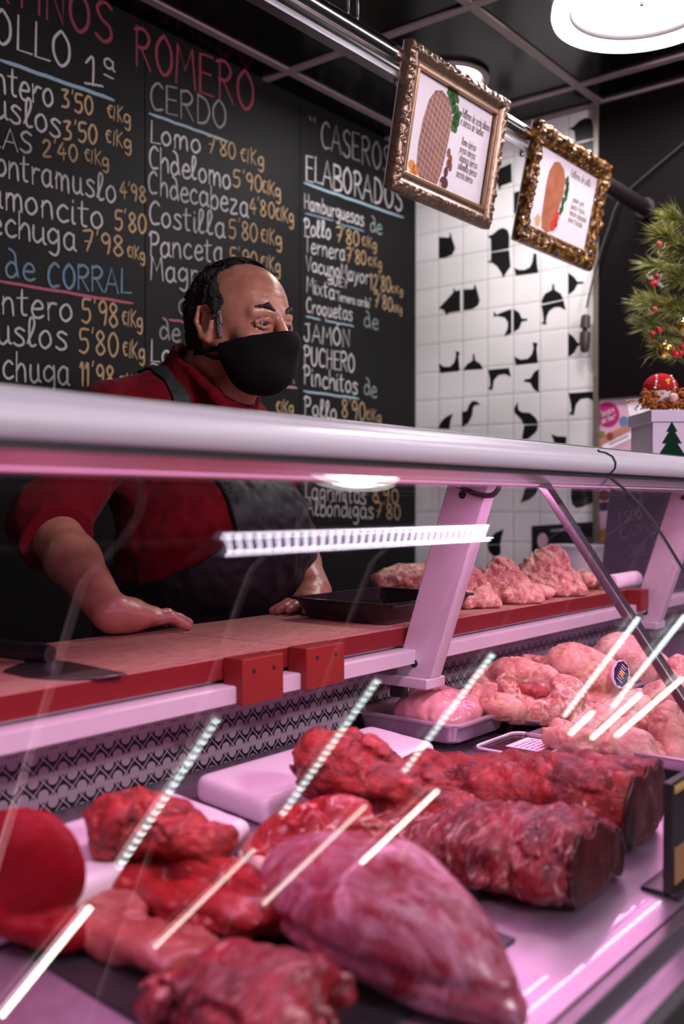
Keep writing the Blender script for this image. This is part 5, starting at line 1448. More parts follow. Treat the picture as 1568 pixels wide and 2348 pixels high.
def piece(name, label, cat, mat, prims, noise, seed, floor_z, k=.012, group=None, cell=.003):
    P = np.array([p[0] for p in prims]); 
    fs = [q for _, q in prims]
    f = CREASE(NOISE(U(k, *fs), noise[0] * 1.25, noise[1], 3, seed), .0034, 30, seed + 1, None, .11)
    f = INT(.003, f, plane((0, 0, floor_z), (0, 0, -1)))
    lo, hi = P.min(0) - .075, P.max(0) + .075
    return blob(name, f, lo, hi, cell, mat, None, 1, label, cat, group)
def E_(c, r, ry=0.0, rz=0.0): return (c, ell(c, r, RR @ rot3(ry=ry, rz=rz)))
def C_(a, b, ra, rb): return (a, cap(a, b, ra, rb))
piece('poultry_quarter', 'smooth pink poultry leg behind the deep steel pan', 'poultry', M['skin'], [E_(atd(1185, 1545, 1.80), (.052, .035, .030), .1), E_(atd(1130, 1562, 1.82), (.045, .03, .026), -.1), E_(atd(1250, 1560, 1.78), (.03, .03, .026))], (.0018, 40), 171, .8395)
piece('poultry_quarter', 'darker poultry leg in the shade at the back, above the deep steel pan', 'poultry', M['skin'], [E_(atd(1105, 1600, 1.70), (.045, .03, .026), -.2), E_(atd(1150, 1622, 1.62), (.04, .028, .022), .1)], (.0018, 40), 172, .842)
piece('poultry_drumstick', 'slim drumstick pointing left at the very back of the case', 'poultry', M['skin'], [C_(atd(1205, 1512, 1.93), atd(1270, 1530, 1.92), .010, .020), E_(atd(1300, 1535, 1.92), (.03, .025, .024))], (.0015, 40), 173, .84)
a = atd(1232, 1606, 1.655)
R2 = lambda x, y, z: a + RR @ np.array([x, y, z])
o = thing('opened_poultry', (a[0], a[1], .835), 'opened poultry back with red offal showing, in front of the stickered bird', 'poultry')
f = U(.010, cap(R2(-.052, .0, .030), R2(-.035, -.01, -.012), .016, .022), cap(R2(-.035, -.01, -.014), R2(.045, -.02, -.016), .022, .024), ell(R2(.045, .0, .008), (.034, .03, .034), RR @ rot3(ry=-.5)), ell(R2(0, .02, .0), (.05, .03, .026), RR))
f = SUB(.006, f, ell(R2(-.048, -.012, .032), (.008, .014, .012), RR), ell(R2(-.005, -.016, .024), (.030, .022, .018), RR))
f = INT(.003, CREASE(NOISE(f, .0036, 52, 3, 181), .0045, 30, 182, None, .12), plane((0, 0, .832), (0, 0, -1)))
blob('meat', f, *around(a, (.12, .12, .075)), .0028, M['carcass'], o, 1)
blob('offal', NOISE(U(.006, ell(R2(-.022, -.004, .020), (.016, .012, .010), RR), ell(R2(.004, -.004, .012), (.02, .012, .010), RR), ell(R2(-.006, .004, .022), (.014, .01, .008), RR)), .004, 90, 2, 7), *around(a, (.06, .06, .05)), .0024, M['offal'], o, 1, 'dark red offal')
rr = random.Random(12)
b0 = atd(1330, 1632, 1.66)
pr_ = [E_(b0 + RR @ np.array([rr.uniform(-.045, .04), rr.uniform(-.02, .03), rr.uniform(-.035, .022)]), (rr.uniform(.012, .024), rr.uniform(.012, .02), rr.uniform(.009, .016)), rr.uniform(-1, 1)) for k in range(16)]
piece('poultry_trimmings', 'heap of orange pink poultry trimmings in front of the stickered bird', 'poultry', M['bonepink'], pr_, (.004, 80), 191, .815, .006, None, .0027)
wl = 'cut poultry pieces in the wide steel pan'
piece('poultry_wing', 'long pink wing lying across the back of the wide steel pan', 'poultry', M['skin_pale'], [C_(atd(1330, 1672, 1.60), atd(1420, 1636, 1.66), .020, .024), C_(atd(1420, 1636, 1.66), atd(1500, 1618, 1.70), .024, .020), E_(atd(1460, 1612, 1.74), (.04, .03, .022))], (.0030, 45), 201, .816, .012, wl)
piece('poultry_wing', 'folded wing with ragged left tip at the near corner of the wide steel pan', 'poultry', M['skin'], [C_(atd(1268, 1690, 1.50), atd(1320, 1702, 1.49), .017, .022), C_(atd(1320, 1702, 1.49), atd(1385, 1706, 1.48), .022, .017), E_(atd(1285, 1672, 1.53), (.02, .018, .016))], (.0035, 60), 202, .8165, .010, wl)
piece('poultry_wing', 'curled wing in the middle of the wide steel pan', 'poultry', M['skin'], [C_(atd(1400, 1672, 1.58), atd(1470, 1668, 1.60), .015, .018), C_(atd(1470, 1668, 1.60), atd(1510, 1680, 1.58), .016, .010), C_(atd(1440, 1648, 1.62), atd(1500, 1652, 1.62), .012, .010)], (.0030, 60), 203, .816, .008, wl)
piece('poultry_drumstick', 'smooth pale drumstick at the front of the wide steel pan', 'poultry', M['skin_pale'], [E_(atd(1440, 1705, 1.50), (.040, .03, .022), -.1), C_(atd(1460, 1712, 1.49), atd(1505, 1752, 1.46), .020, .012), C_(atd(1400, 1712, 1.50), atd(1440, 1715, 1.49), .014, .02)], (.0018, 40), 204, .8165, .014, wl)
piece('poultry_drumstick', 'small rounded drumstick end between the pale drumstick and the big thigh', 'poultry', M['skin'], [E_(atd(1495, 1722, 1.51), (.018, .018, .016)), E_(atd(1508, 1735, 1.49), (.014, .016, .014))], (.0015, 40), 205, .8165, .010, wl)
piece('poultry_thigh', 'big upright mottled thigh at the right edge of the wide steel pan', 'poultry', M['skin'], [E_(atd(1535, 1660, 1.56), (.032, .03, .036), .1), E_(atd(1548, 1715, 1.53), (.028, .028, .036)), E_(atd(1545, 1750, 1.50), (.022, .024, .024))], (.0022, 50), 206, .8165, .014, wl)
piece('poultry_thigh', 'smooth pink thigh behind the mottled one, beside the steel stay', 'poultry', M['skin_pale'], [E_(atd(1538, 1600, 1.68), (.034, .03, .03), .2), E_(atd(1500, 1598, 1.70), (.022, .026, .024))], (.0018, 40), 207, .816, .012, wl)
piece('poultry_piece', 'small orange tinted poultry piece at the far right beyond the steel stay', 'poultry', M['bonepink'], [E_(atd(1552, 1520, 1.95), (.02, .02, .016)), E_(atd(1562, 1545, 1.93), (.022, .02, .018)), E_(atd(1550, 1570, 1.92), (.03, .03, .02))], (.0025, 60), 208, .8405, .010)

# framed tag standing on the lip at the right edge
q0 = onD(1531, 1985, 0.0); yb_ = .385
q0 = np.array([onY(1531, 1985, yb_)[0], yb_, deck_z(yb_) + .0006])
o = thing('price_stand', tuple(q0 + (.03, 0, 0)), 'small dark framed stand with an ochre panel on the steel deck', 'price stand')
ht = (1985 - 1722) / F_PX * float((q0 - CAM) @ FW)
MB().box((q0[0], yb_ - .004, q0[2]), (q0[0] + .10, yb_ + .006, q0[2] + ht)).build('frame', M['black_plastic'], o, bevel=.0015)
MB().box((q0[0] + .006, yb_ - .0052, q0[2] + .012), (q0[0] + .094, yb_ - .0042, q0[2] + ht * .42)).build('ochre_panel', plain('ochre_card', (.36, .20, .07), .6), o)
MB().box((q0[0] + .006, yb_ - .0052, q0[2] + ht * .90), (q0[0] + .094, yb_ - .0042, q0[2] + ht * .97)).build('gold_line', plain('gold_card', (.42, .28, .10), .5), o)
MB().box((q0[0], yb_ - .012, q0[2]), (q0[0] + .10, yb_ + .030, q0[2] + .006)).build('foot', M['black_plastic'], o, bevel=.001)
# ------------------------------------------------------------------ the butcher
t = NT('skin')
n1 = t.noise(26, 4); n2 = t.noise(150, 3, 0.7)
c = t.mix(t.ramp(n1, [(0.35, (0, 0, 0)), (0.65, (1, 1, 1))]), (0.38, 0.150, 0.100), (0.50, 0.225, 0.160))
c = t.mix(t.math('MULTIPLY', n2, 0.3), c, (0.34, 0.11, 0.075))
M['man_skin'] = t.bsdf(c, 0.35, spec=0.5, normal=t.bump(t.math('ADD', n2, n1), 0.18, 0.0016), Subsurface_Weight=0.12, Subsurface_Radius=(0.012, 0.005, 0.003), Subsurface_Scale=0.6)
t = NT('dark_hair')
hn = t.noise(60, 4, 0.7, 0.8, vec=t.map((1, .35, 1)))
hn2 = t.noise(340, 3, 0.7, 0.4, vec=t.map((1, .3, 1)))
M['hair'] = t.bsdf(t.ramp(hn2, [(0.35, (0.006, 0.005, 0.005)), (0.75, (0.040, 0.032, 0.028))]), 0.34, spec=0.5, normal=t.bump(t.math('ADD', hn, hn2), 0.9, 0.006))
M['brow'] = plain('eyebrow_hair', (0.020, 0.012, 0.010), 0.6, var=.5, nscale=400, bump=.5, bscale=600)
t = NT('red_polo')
wv = t.noise(700, 2)
M['polo'] = t.bsdf(t.mix(t.noise(9, 4), (0.105, 0.0035, 0.008), (0.150, 0.005, 0.011)), 0.9, spec=0.05, normal=t.bump(wv, .2, .001), Sheen_Weight=0.05, Sheen_Roughness=0.5)
t = NT('black_apron')
M['apron'] = t.bsdf(t.mix(t.noise(14, 4), (0.006, 0.006, 0.007), (0.013, 0.0125, 0.015)), 0.55, spec=0.3, normal=t.bump(t.noise(500, 2), .2, .001))
M['strap'] = plain('dark_green_strap', (0.012, 0.016, 0.016), 0.7)
M['mask'] = plain('black_mask_cloth', (0.004, 0.004, 0.0045), 0.85, spec=.2)
M['trousers'] = plain('dark_trousers', (0.02, 0.02, 0.025), 0.8)
M['eye'] = plain('eye_white', (0.20, 0.145, 0.135), 0.2)
M['iris'] = plain('dark_iris', (0.02, 0.010, 0.006), 0.08)

HC = np.array([1.338, 1.303, 1.532])               # middle of the skull
HP = math.radians(7)                                # head pitched a little forward
hf = np.array([-.02, -1, 0.0]); hf /= np.linalg.norm(hf)
hs = np.cross([0, 0, 1.0], hf)                      # his left
hf2 = hf * math.cos(HP) - np.array([0, 0, 1.0]) * math.sin(HP)
hu = np.cross(hf2, hs)
HR = np.stack([hf2, hs, hu], 1)
def Hd(x, y, z): return HC + HR @ np.array([x, y, z], float)
def he(x, y, z, r, ry=0.0, rz=0.0, rx=0.0): return ell(Hd(x, y, z), r, HR @ rot3(rx=rx, ry=ry, rz=rz))
def hc(a, b, ra, rb=None): return cap(Hd(*a), Hd(*b), ra, rb)

skull = U(.02, he(-.014, 0, .028, (.101, .0785, .086)), he(.020, 0, .008, (.070, .066, .092)), he(-.03, 0, -.01, (.074, .070, .07)))
face = U(.018, skull, he(.040, 0, -.052, (.052, .056, .060)), he(.058, 0, -.088, (.030, .032, .024)), hc((.0, .056, -.030), (.052, .034, -.085), .020, .017), hc((.0, -.056, -.030), (.052, -.034, -.085), .020, .017))
brow = U(.010, hc((.086, .010, .019), (.072, .045, .019), .0105, .0095), hc((.086, -.010, .019), (.072, -.045, .019), .0105, .0095))
nose = U(.008, hc((.089, 0, .016), (.116, 0, -.026), .0085, .0125), he(.118, 0, -.030, (.013, .013, .011)), he(.102, .013, -.033, (.012, .008, .009)), he(.102, -.013, -.033, (.012, .008, .009)))
cheek = U(.014, he(.060, .040, -.026, (.028, .024, .020)), he(.060, -.040, -.026, (.028, .024, .020)))
headf = U(.012, face, brow, cheek)
headf = SUB(.010, headf, he(.103, .032, .003, (.023, .019, .012)), he(.103, -.032, .003, (.023, .019, .012)))
headf = U(.006, headf, nose)
lids = []
for s_ in (1, -1):
    lids += [hc((.0888, s_ * .018, .0056), (.0918, s_ * .031, .0078), .0040, .0046), hc((.0918, s_ * .031, .0078), (.0828, s_ * .047, .0020), .0044, .0038),
             hc((.0880, s_ * .019, -.0046), (.0893, s_ * .032, -.0074), .0030, .0034), hc((.0893, s_ * .032, -.0074), (.0822, s_ * .046, -.0034), .0034, .0032)]
headf = U(.0035, headf, *lids)
# laughter lines beside the eye, forehead furrows
def furrow(P):
    d = headf(P)
    q = (P - HC) @ HR
    w = np.exp(-((q[:, 2] - .050 - .10 * q[:, 1] ** 2 / .01 * .08) / .0022) ** 2) + np.exp(-((q[:, 2] - .064) / .0022) ** 2)
    d = d + .0012 * w * (q[:, 0] > .05) * np.exp(-(q[:, 1] / .045) ** 2)
    for k, (z0, sl) in enumerate(((.004, .25), (-.004, -.05), (-.011, -.35), (-.018, -.6))):
        for s_ in (1, -1):
            y = q[:, 1] * s_
            lz = z0 + sl * (y - .046)
            d = d + .0011 * np.exp(-((q[:, 2] - lz) / .0016) ** 2) * np.exp(-((y - .057) / .011) ** 2) * (q[:, 0] > .02)
    return d
# ears
def ear(s_):
    y = s_ * .0765
    base = he(-.012, y, -.004, (.0185, .0075, .033), ry=-.12, rz=s_ * .35)
    rim = U(.004, hc((-.004, y * 1.06, .026), (-.024, y * 1.13, .020), .0050), hc((-.024, y * 1.13, .020), (-.029, y * 1.14, -.004), .0050), hc((-.029, y * 1.14, -.004), (-.016, y * 1.07, -.030), .0048),
            hc((-.016, y * 1.07, -.030), (-.004, y * 1.02, -.036), .0070), hc((-.004, y * 1.06, .026), (.004, y * 1.02, .012), .0045), hc((.004, y * 1.03, -.002), (.002, y * 1.02, -.014), .0055))
    f = U(.004, base, rim)
    return SUB(.003, f, he(-.010, y * 1.12, -.002, (.010, .0065, .017), ry=-.12), he(-.016, y * 1.12, .014, (.007, .0045, .008)))
HEADS = U(.004, furrow, ear(1), ear(-1))

# skeleton
NB = np.array([1.335, 1.432, 1.455])               # nape base
neck = U(.02, cap(Hd(-.035, 0, -.05), np.array([1.335, 1.425, 1.40]), .057, .057), cap(Hd(.020, 0, -.088), NB + (0, -.085, -.075), .040, .045), hc((-.055, 0, -.03), (-.07, 0, -.07), .045, .05))
shR, elR, wrR = np.array([1.168, 1.472, 1.350]), np.array([1.018, 1.452, 1.165]), np.array([.955, 1.208, 1.036])
shL, elL, wrL = np.array([1.500, 1.472, 1.350]), np.array([1.552, 1.390, 1.120]), np.array([1.446, 1.214, 1.034])
chest = U(.06, ell((1.335, 1.470, 1.300), (.165, .118, .150)), ell((1.352, 1.385, 1.115), (.188, .158, .165)), ell((1.330, 1.465, .960), (.165, .135, .130)),
          cap(shR, NB + (-.03, .02, -.085), .055, .058), cap(shL, NB + (.03, .02, -.085), .055, .058))
legs = U(.03, cap((1.245, 1.475, .90), (1.235, 1.470, .48), .085, .060), cap((1.235, 1.470, .48), (1.235, 1.500, .085), .056, .042), cap((1.235, 1.51, .045), (1.228, 1.38, .035), .042, .034),
         cap((1.425, 1.475, .90), (1.435, 1.470, .48), .085, .060), cap((1.435, 1.470, .48), (1.435, 1.500, .085), .056, .042), cap((1.435, 1.51, .045), (1.442, 1.38, .035), .042, .034))
armR = U(.02, cap(shR, elR, .056, .046), cap(elR, elR + (wrR - elR) * .45, .044, .042), cap(elR + (wrR - elR) * .45, wrR, .042, .029))
armL = U(.02, cap(shL, elL, .056, .046), cap(elL, elL + (wrL - elL) * .45, .047, .044), cap(elL + (wrL - elL) * .45, wrL, .043, .030))
def hand(w, kx, thumb, fingers):
    # w wrist, kx knuckle centre; every finger is its own bent chain
    f = U(.012, cap(w, w + (kx - w) * .4, .028, .027), cap(w + (kx - w) * .3 + (0, .016, -.003), kx + (0, .020, -.002), .019, .014), cap(w + (kx - w) * .3 + (0, -.014, -.002), kx + (0, -.016, -.002), .019, .0145), cap(w, kx, .024, .016))
    for ch in fingers:
        g = U(.004, *[cap(ch[i][:3], ch[i + 1][:3], ch[i][3], ch[i + 1][3]) for i in range(len(ch) - 1)])
        f = U(.004, f, g)
    th = U(.006, *[cap(thumb[i][:3], thumb[i + 1][:3], thumb[i][3], thumb[i + 1][3]) for i in range(len(thumb) - 1)])
    return U(.006, f, th)
kR = np.array([1.030, 1.206, 1.026])
fr = []
for k, (dy, ln, r_) in enumerate(((-.031, .054, .0082), (-.011, .070, .0092), (.010, .074, .0094), (.031, .066, .0092))):
    b_ = kR + (-.002 - abs(k - 1.2) * .004, dy * .92, -.002 - .003 * abs(k - 1))
    d_ = np.array([.97, .22 * (dy / .03) * .5 - .10, 0]); d_ /= np.linalg.norm(d_)
    fr.append([(*b_, r_ + .0012), (*(b_ + d_ * ln * .42 + (0, 0, .002)), r_ + .0004), (*(b_ + d_ * ln * .75 + (0, 0, -.008)), r_ - .0006), (*(b_ + d_ * ln + (0, 0, -.0145)), r_ - .0016)])
thR = [(*(wrR + (.020, .018, -.002)), .017), (*(wrR + (.044, .044, -.004)), .0135), (*(wrR + (.070, .058, -.006)), .0115), (*(wrR + (.094, .060, -.012)), .0098)]
handR = hand(wrR + (.012, -.004, -.004), kR, thR, fr)
kL = np.array([1.366, 1.205, 1.022])
kL = wrL + np.array([-.052, -.022, -.012])
fl = []
for k, (dy, ln, r_) in enumerate(((-.031, .052, .0082), (-.011, .068, .0092), (.010, .072, .0094), (.031, .064, .0092))):
    b_ = kL + (.002 + abs(k - 1.2) * .004, dy * .92, -.001 - .003 * abs(k - 1))
    d_ = np.array([-.97, .1 * (dy / .03), 0]); d_ /= np.linalg.norm(d_)
    fl.append([(*b_, r_ + .0012), (*(b_ + d_ * ln * .42 + (0, 0, .001)), r_ + .0004), (*(b_ + d_ * ln * .75 + (0, 0, -.006)), r_ - .0006), (*(b_ + d_ * ln + (0, 0, -.010)), r_ - .0016)])
thL = [(*(wrL + (-.014, .016, -.004)), .016), (*(wrL + (-.034, .038, -.006)), .013), (*(wrL + (-.060, .050, -.010)), .0112), (*(wrL + (-.082, .052, -.015)), .0098)]
handL = hand(wrL + (-.010, -.004, -.004), kL, thL, fl)
torso = U(.03, chest, legs)
bodyf = U(.010, U(.022, HEADS, neck), U(.03, torso, armR, armL), handR, handL)
def body_all(P):
    # evaluate the costly head and hands only near them
    d = smin(smin(torso(P), armR(P), .03), armL(P), .03)
    d = smin(d, neck(P), .022)
    for f, c_, r_ in ((HEADS, HC, .17), (handR, kR, .19), (handL, kL, .19)):
        m_ = np.linalg.norm(P - c_, axis=1) < r_
        if m_.any():
            dm = d[m_]; hv = f(P[m_]); d[m_] = smin(dm, hv, .020 if f is HEADS else .010)
    return d
def body_veins(P):
    return body_all(P) + .0006 * fbm(P, 60, 2, 7)
man = thing('person', (1.335, 1.44, 0.0), 'butcher in dark red polo, black apron and black face mask leaning on the cutting board', 'person')
blob('body', INT(.004, body_veins, plane((0, 0, .001), (0, 0, -1))), (.86, 1.08, -.01), (1.72, 1.72, 1.66), .0031, M['man_skin'], man, 1)

# polo shirt
def shirt_base(P):
    d = smin(chest(P), smin(cap(shR, elR + (elR - shR) * -.02, .054, .052)(P), cap(shL, elL + (elL - shL) * .02, .058, .054)(P), .03), .03) 
    return d
slR = cap(elR, elR + (wrR - elR) * .20, .049, .051); slL = cap(elL, elL + (wrL - elL) * .16, .053, .055)
NA = np.array([0, -.60, .80])
C0 = np.array([1.335, 1.398, 1.448])
coll = U(.010, cap(C0 - NA * .02, C0 + NA * .022, .076, .071), cap(C0 - NA * .01 + (0, -.035, -.012), C0 + (0, -.06, -.05), .058, .050))
def shirt_body(P):
    d = smin(shirt_base(P), slR(P), .02); d = smin(d, slL(P), .02)
    d = d - .013
    fold = .0045 * np.abs(fbm(P * np.array([1, 1, .6]), 17, 3, 301)) + .003 * fbm(P, 40, 2, 302)
    d = d + np.minimum(fold, .0085) - .002
    cuffR = np.exp(-(((P - (elR + (wrR - elR) * .19)) @ ((wrR - elR) / np.linalg.norm(wrR - elR))) / .012) ** 2)
    return d
def shirt_out(P): return smin(shirt_body(P), coll(P) - .004, .015)
neckhole = U(.010, cap(C0 - NA * .03, C0 + NA * .10, .0665, .068), cap(C0 + (0, -.045, .01), C0 + (0, -.082, -.060), .046, .022), cap(C0 + (0, -.082, -.060), C0 + (0, -.10, -.095), .022, .008))
def cutplane(a, b, k): d_ = (b - a) / np.linalg.norm(b - a); return plane(a + (b - a) * k, d_)
def shirtf(P):
    d = shirt_out(P)
    d = smax(d, -neckhole(P), .004)
    hi_ = plane(C0 + NA * .016, NA)(P)
    d = smax(d, hi_, .003)
    # open the sleeves at the cuffs
    near_r = cap(elR, wrR, .09)(P) < 0
    cr = cutplane(elR, wrR, .19)(P); cl = cutplane(elL, wrL, .15)(P)
    d = np.where(near_r & (P[:, 1] < 1.47), smax(d, cr, .003), d)
    near_l = cap(elL, wrL, .09)(P) < 0
    d = np.where(near_l & (P[:, 0] > 1.48) & (P[:, 1] < 1.40), smax(d, cl, .003), d)
    return smax(d, .93 - P[:, 2], .004)
blob('polo_shirt', shirtf, (.90, 1.22, .90), (1.70, 1.66, 1.50), .0036, M['polo'], man, 1)
# collar wings
def collar_wing(s_):
    a, b, e = C0 + (s_ * .062, -.030, -.002), C0 + (s_ * .050, -.078, -.048), C0 + (s_ * .030, -.098, -.088)
    return U(.006, cap(a, b, .012, .014), cap(b, e, .014, .007))
colf = U(.006, INT(.003, cap(C0 - NA * .02, C0 + NA * .03, .0815, .0765), plane(C0 + NA * .024, NA), plane(C0 - NA * .020, -NA)), collar_wing(1), collar_wing(-1))
colf = INT(.003, colf, lambda P: -neckhole(P))
blob('collar', NOISE(colf, .001, 60, 2, 3), *around(C0 + (0, -.03, -.03), (.13, .14, .13)), .0028, M['polo'], man, 1)
# apron: bib, skirt, neck strap
def apronf(P):
    d = np.abs(shirt_out(P) - .0055) - .0032
    front = P[:, 1] - (1.405 + .0 * P[:, 0])
    x = P[:, 0] - 1.335; z = P[:, 2]
    halfw = np.where(z > 1.15, .115, .115 + np.clip((1.15 - z) / .10, 0, 1) * .11)
    lat = np.abs(x - .032) - halfw
    d = smax(d, np.where(z > 1.12, P[:, 1] - 1.43, P[:, 1] - 1.50), .004)
    d = smax(d, lat, .004)
    d = smax(d, z - 1.262, .003)
    return smax(d, .915 - z, .003)
apr = blob('apron', apronf, (1.08, 1.18, .905), (1.64, 1.55, 1.28), .0034, M['apron'], man, 1)
def strapf(s_):
    def f(P):
        d = np.abs(shirt_body(P) - .0035) - .0028
        d = smax(d, -(coll(P) - .007), .002)
        d = smax(d, np.abs(P[:, 0] - (1.335 + s_ * (.088 - .10 * np.clip(P[:, 1] - 1.40, 0, .2)))) - .0165, .002)
        d = smax(d, 1.250 - P[:, 2], .002)
        return smax(d, P[:, 1] - 1.485, .002)
    return f
blob('apron_strap', strapf(-1), (1.20, 1.20, 1.24), (1.31, 1.50, 1.56), .0026, M['strap'], man, 1, 'dark apron strap over the shoulder')
blob('apron_strap', strapf(1), (1.36, 1.20, 1.24), (1.47, 1.50, 1.56), .0026, M['strap'], man, 1)
# trousers and shoes behind the counter
trf = INT(.004, OFF(U(.03, ell((1.330, 1.465, .960), (.165, .135, .130)), legs), .012), plane((0, 0, .945), (0, 0, 1)), plane((0, 0, .085), (0, 0, -1)))
blob('trousers', trf, (1.08, 1.28, .07), (1.60, 1.64, .96), .0075, M['trousers'], man, 2)
shf = INT(.003, OFF(U(.02, cap((1.235, 1.51, .045), (1.228, 1.36, .035), .042, .036), cap((1.435, 1.51, .045), (1.442, 1.36, .035), .042, .036)), .010), plane((0, 0, .0005), (0, 0, -1)))
shR_ = INT(.002, shf, plane((1.335, 0, 0), (1, 0, 0))); shL_ = INT(.002, shf, plane((1.335, 0, 0), (-1, 0, 0)))
blob('shoe', shR_, (1.16, 1.28, -.01), (1.32, 1.60, .12), .005, M['black_plastic'], man, 2)
blob('shoe', shL_, (1.35, 1.28, -.01), (1.52, 1.60, .12), .005, M['black_plastic'], man, 2)

# hair: receding, thick at the sides and back, greying sideburn
def hairf(P):
    q = (P - HC) @ HR
    d = skull(P) - .0085
    wave = np.sin(q[:, 0] * 330 + 14 * vnoise(P, 45, 11) + q[:, 2] * 130)
    d = d - .0022 * wave * .8 - .0050 * fbm(P, 55, 3, 401)
    y = np.abs(q[:, 1])
    # hairline: in front of the ear up the temple, then far back, thin on the crown
    line = .022 - .034 * np.clip((q[:, 2] - .034) / .045, 0, 1) + .030 * np.clip((q[:, 2] - .088) / .020, 0, 1)
    line = line - .008 * (y < .05) * (q[:, 2] > .05) + .007 * vnoise(P, 75, 19)
    d = d + .0045 * np.clip((q[:, 0] + .03) / .05, 0, 1) * (q[:, 2] > .07)
    d = smax(d, q[:, 0] - line, .006)
    low = np.where(q[:, 0] > -.030, -.020 + .75 * np.clip(-.012 - q[:, 0], 0, .03) * -1, -.070)
    low = np.where(q[:, 0] > .0, .002, low)
    d = smax(d, low - q[:, 2], .006)
    earhole = np.linalg.norm((q - np.stack([np.full(len(q), -.010), np.sign(q[:, 1]) * .082, np.full(len(q), -.008)], 1)) / (.022, .020, .034), axis=1) - 1
    return smax(d, -earhole * .02, .003)
blob('hair', hairf, *around(HC, (.14, .15, .14)), .0024, M['hair'], man, 0)
rr = random.Random(77); m = MB()
for k in range(900):
    th_ = rr.uniform(-PI, PI); ph_ = rr.uniform(-.25, 1.45)
    d_ = np.array([math.cos(ph_) * math.cos(th_), math.cos(ph_) * math.sin(th_), math.sin(ph_)])
    p_ = np.array([-.014, 0, .028]) + d_ * np.array([.107, .0845, .094])
    xlim = .020 - .040 * min(max((p_[2] - .040) / .035, 0), 1) + (.036 if p_[2] > .100 else 0)
    if p_[0] > xlim or p_[2] < -.055 or (p_[2] < .008 and p_[0] > -.030) or (-.050 < p_[0] < .014 and p_[2] < .034 and abs(p_[1]) > .05): continue
    tang = np.array([-1.0, 0, -.25]) - d_ * (np.array([-1.0, 0, -.25]) @ d_); tang /= np.linalg.norm(tang)
    sidev = np.cross(d_, tang); L_ = rr.uniform(.022, .042); pts_ = []
    for i_ in range(6):
        u_ = i_ / 5; q_ = p_ + tang * L_ * (u_ - .2) + sidev * .0035 * math.sin(u_ * 7 + rr.random() * .6 + k)
        e_ = (q_ - np.array([-.014, 0, .028])) / np.array([.1075, .085, .0945]); n_ = np.linalg.norm(e_)
        q_ = np.array([-.014, 0, .028]) + e_ / n_ * np.array([.1075, .085, .0945]) * (1.0 + .014 * math.sin(u_ * PI) * rr.uniform(.6, 1.5))
        pts_.append(Hd(*q_))
    m.tube(pts_, [.0012, .0016, .0016, .0014, .0010, .0004], 4)
m.build('hair_strands', M['hair'], man, smooth=True)['kind'] = 'stuff'
for s_ in (-1,):
    f = U(.003, hc((.016, s_ * .0722, .012), (.018, s_ * .0702, -.026), .0085, .0060))
    t = NT('grey_sideburn')
    sb = t.noise(380, 3)
    blob('sideburn', NOISE(f, .0014, 160, 2, 5), *around(Hd(.008, s_ * .072, -.012), .04), .0018, t.bsdf(t.ramp(sb, [(.4, (.02, .016, .015)), (.62, (.20, .17, .16))]), .6), man, 0, 'greying sideburn')
for s_ in (-1, 1):
    f = U(.003, hc((.0945, s_ * .014, .0255), (.0925, s_ * .029, .0330), .0036, .0046), hc((.0925, s_ * .029, .0325), (.0785, s_ * .0485, .0275), .0044, .0018))
    blob('eyebrow', NOISE(f, .0012, 240, 2, 6), *around(Hd(.085, s_ * .03, .028), .035), .0013, M['brow'], man, 0)
for s_ in (-1, 1):
    ey = MB().ball(tuple(Hd(.0805, s_ * .032, .0008)), .0114, 20, 14).build('eye', M['eye'], man, smooth=True)
    gz = HR @ np.array([.98, .02, -.06]); gz /= np.linalg.norm(gz)
    MB().ball(tuple(Hd(.0805, s_ * .032, .0008) + gz * .0066), .0060, 14, 10).build('iris', M['iris'], ey, smooth=True)
# mask: black cloth cup over nose, mouth and chin with two straps behind the neck
cup = U(.022, he(.066, 0, -.060, (.058, .060, .062)), hc((.105, 0, -.030), (.098, 0, -.080), .024, .026), OFF(U(.02, face, nose), .0055))
def maskf(P):
    d = np.abs(cup(P) - .0005) - .0022
    q = (P - HC) @ HR
    d = smax(d, q[:, 2] - (-.012 - .30 * (.118 - q[:, 0]) * 1.0), .003)
    d = smax(d, .022 + .25 * np.clip(-q[:, 2] - .07, 0, .06) - q[:, 0], .003)
    return smax(d, -.128 - q[:, 2], .004)
mk = blob('face_mask', maskf, *around(Hd(.07, 0, -.07), (.11, .10, .10)), .0022, M['mask'], man, 1)
for s_ in (-1, 1):
    for z0 in (-.046, -.068):
        P = [Hd(.030, s_ * .064, z0), Hd(.004, s_ * .0705, z0 * .55 - .028), Hd(-.020, s_ * .0720, -.058), Hd(-.045, s_ * .066, -.060), Hd(-.075, s_ * .045, -.062)]
        sm = spline(P); m = MB()
        out_ = HR @ np.array([0, s_, 0.0])
        V = []
        for i_, p_ in enumerate(sm):
            wv_ = HR @ np.array([0, 0, 1.0]) * .0042
            V += [p_ + wv_ + out_ * .0035, p_ - wv_ + out_ * .0035, p_ - wv_ + out_ * .0015, p_ + wv_ + out_ * .0015]
        nn = len(sm)
        m.add(V, [(4 * i_ + k_, 4 * i_ + (k_ + 1) % 4, 4 * i_ + 4 + (k_ + 1) % 4, 4 * i_ + 4 + k_) for i_ in range(nn - 1) for k_ in range(4)])
        m.build('mask_strap', M['mask'], mk, smooth=True)
# ------------------------------------------------------------------ things at the far right
def scr(c, w, h):   # helper basis facing the hall obliquely
    return None
# white gift box with printed tree on the canopy, a gnome doll on it
bz = 1.2950
bc = onZ(1540, 1050, bz)
ang = YAW - PI / 2 + .02
exb = np.array([math.cos(ang), math.sin(ang), 0]); eyb = np.array([-math.sin(ang), math.cos(ang), 0])
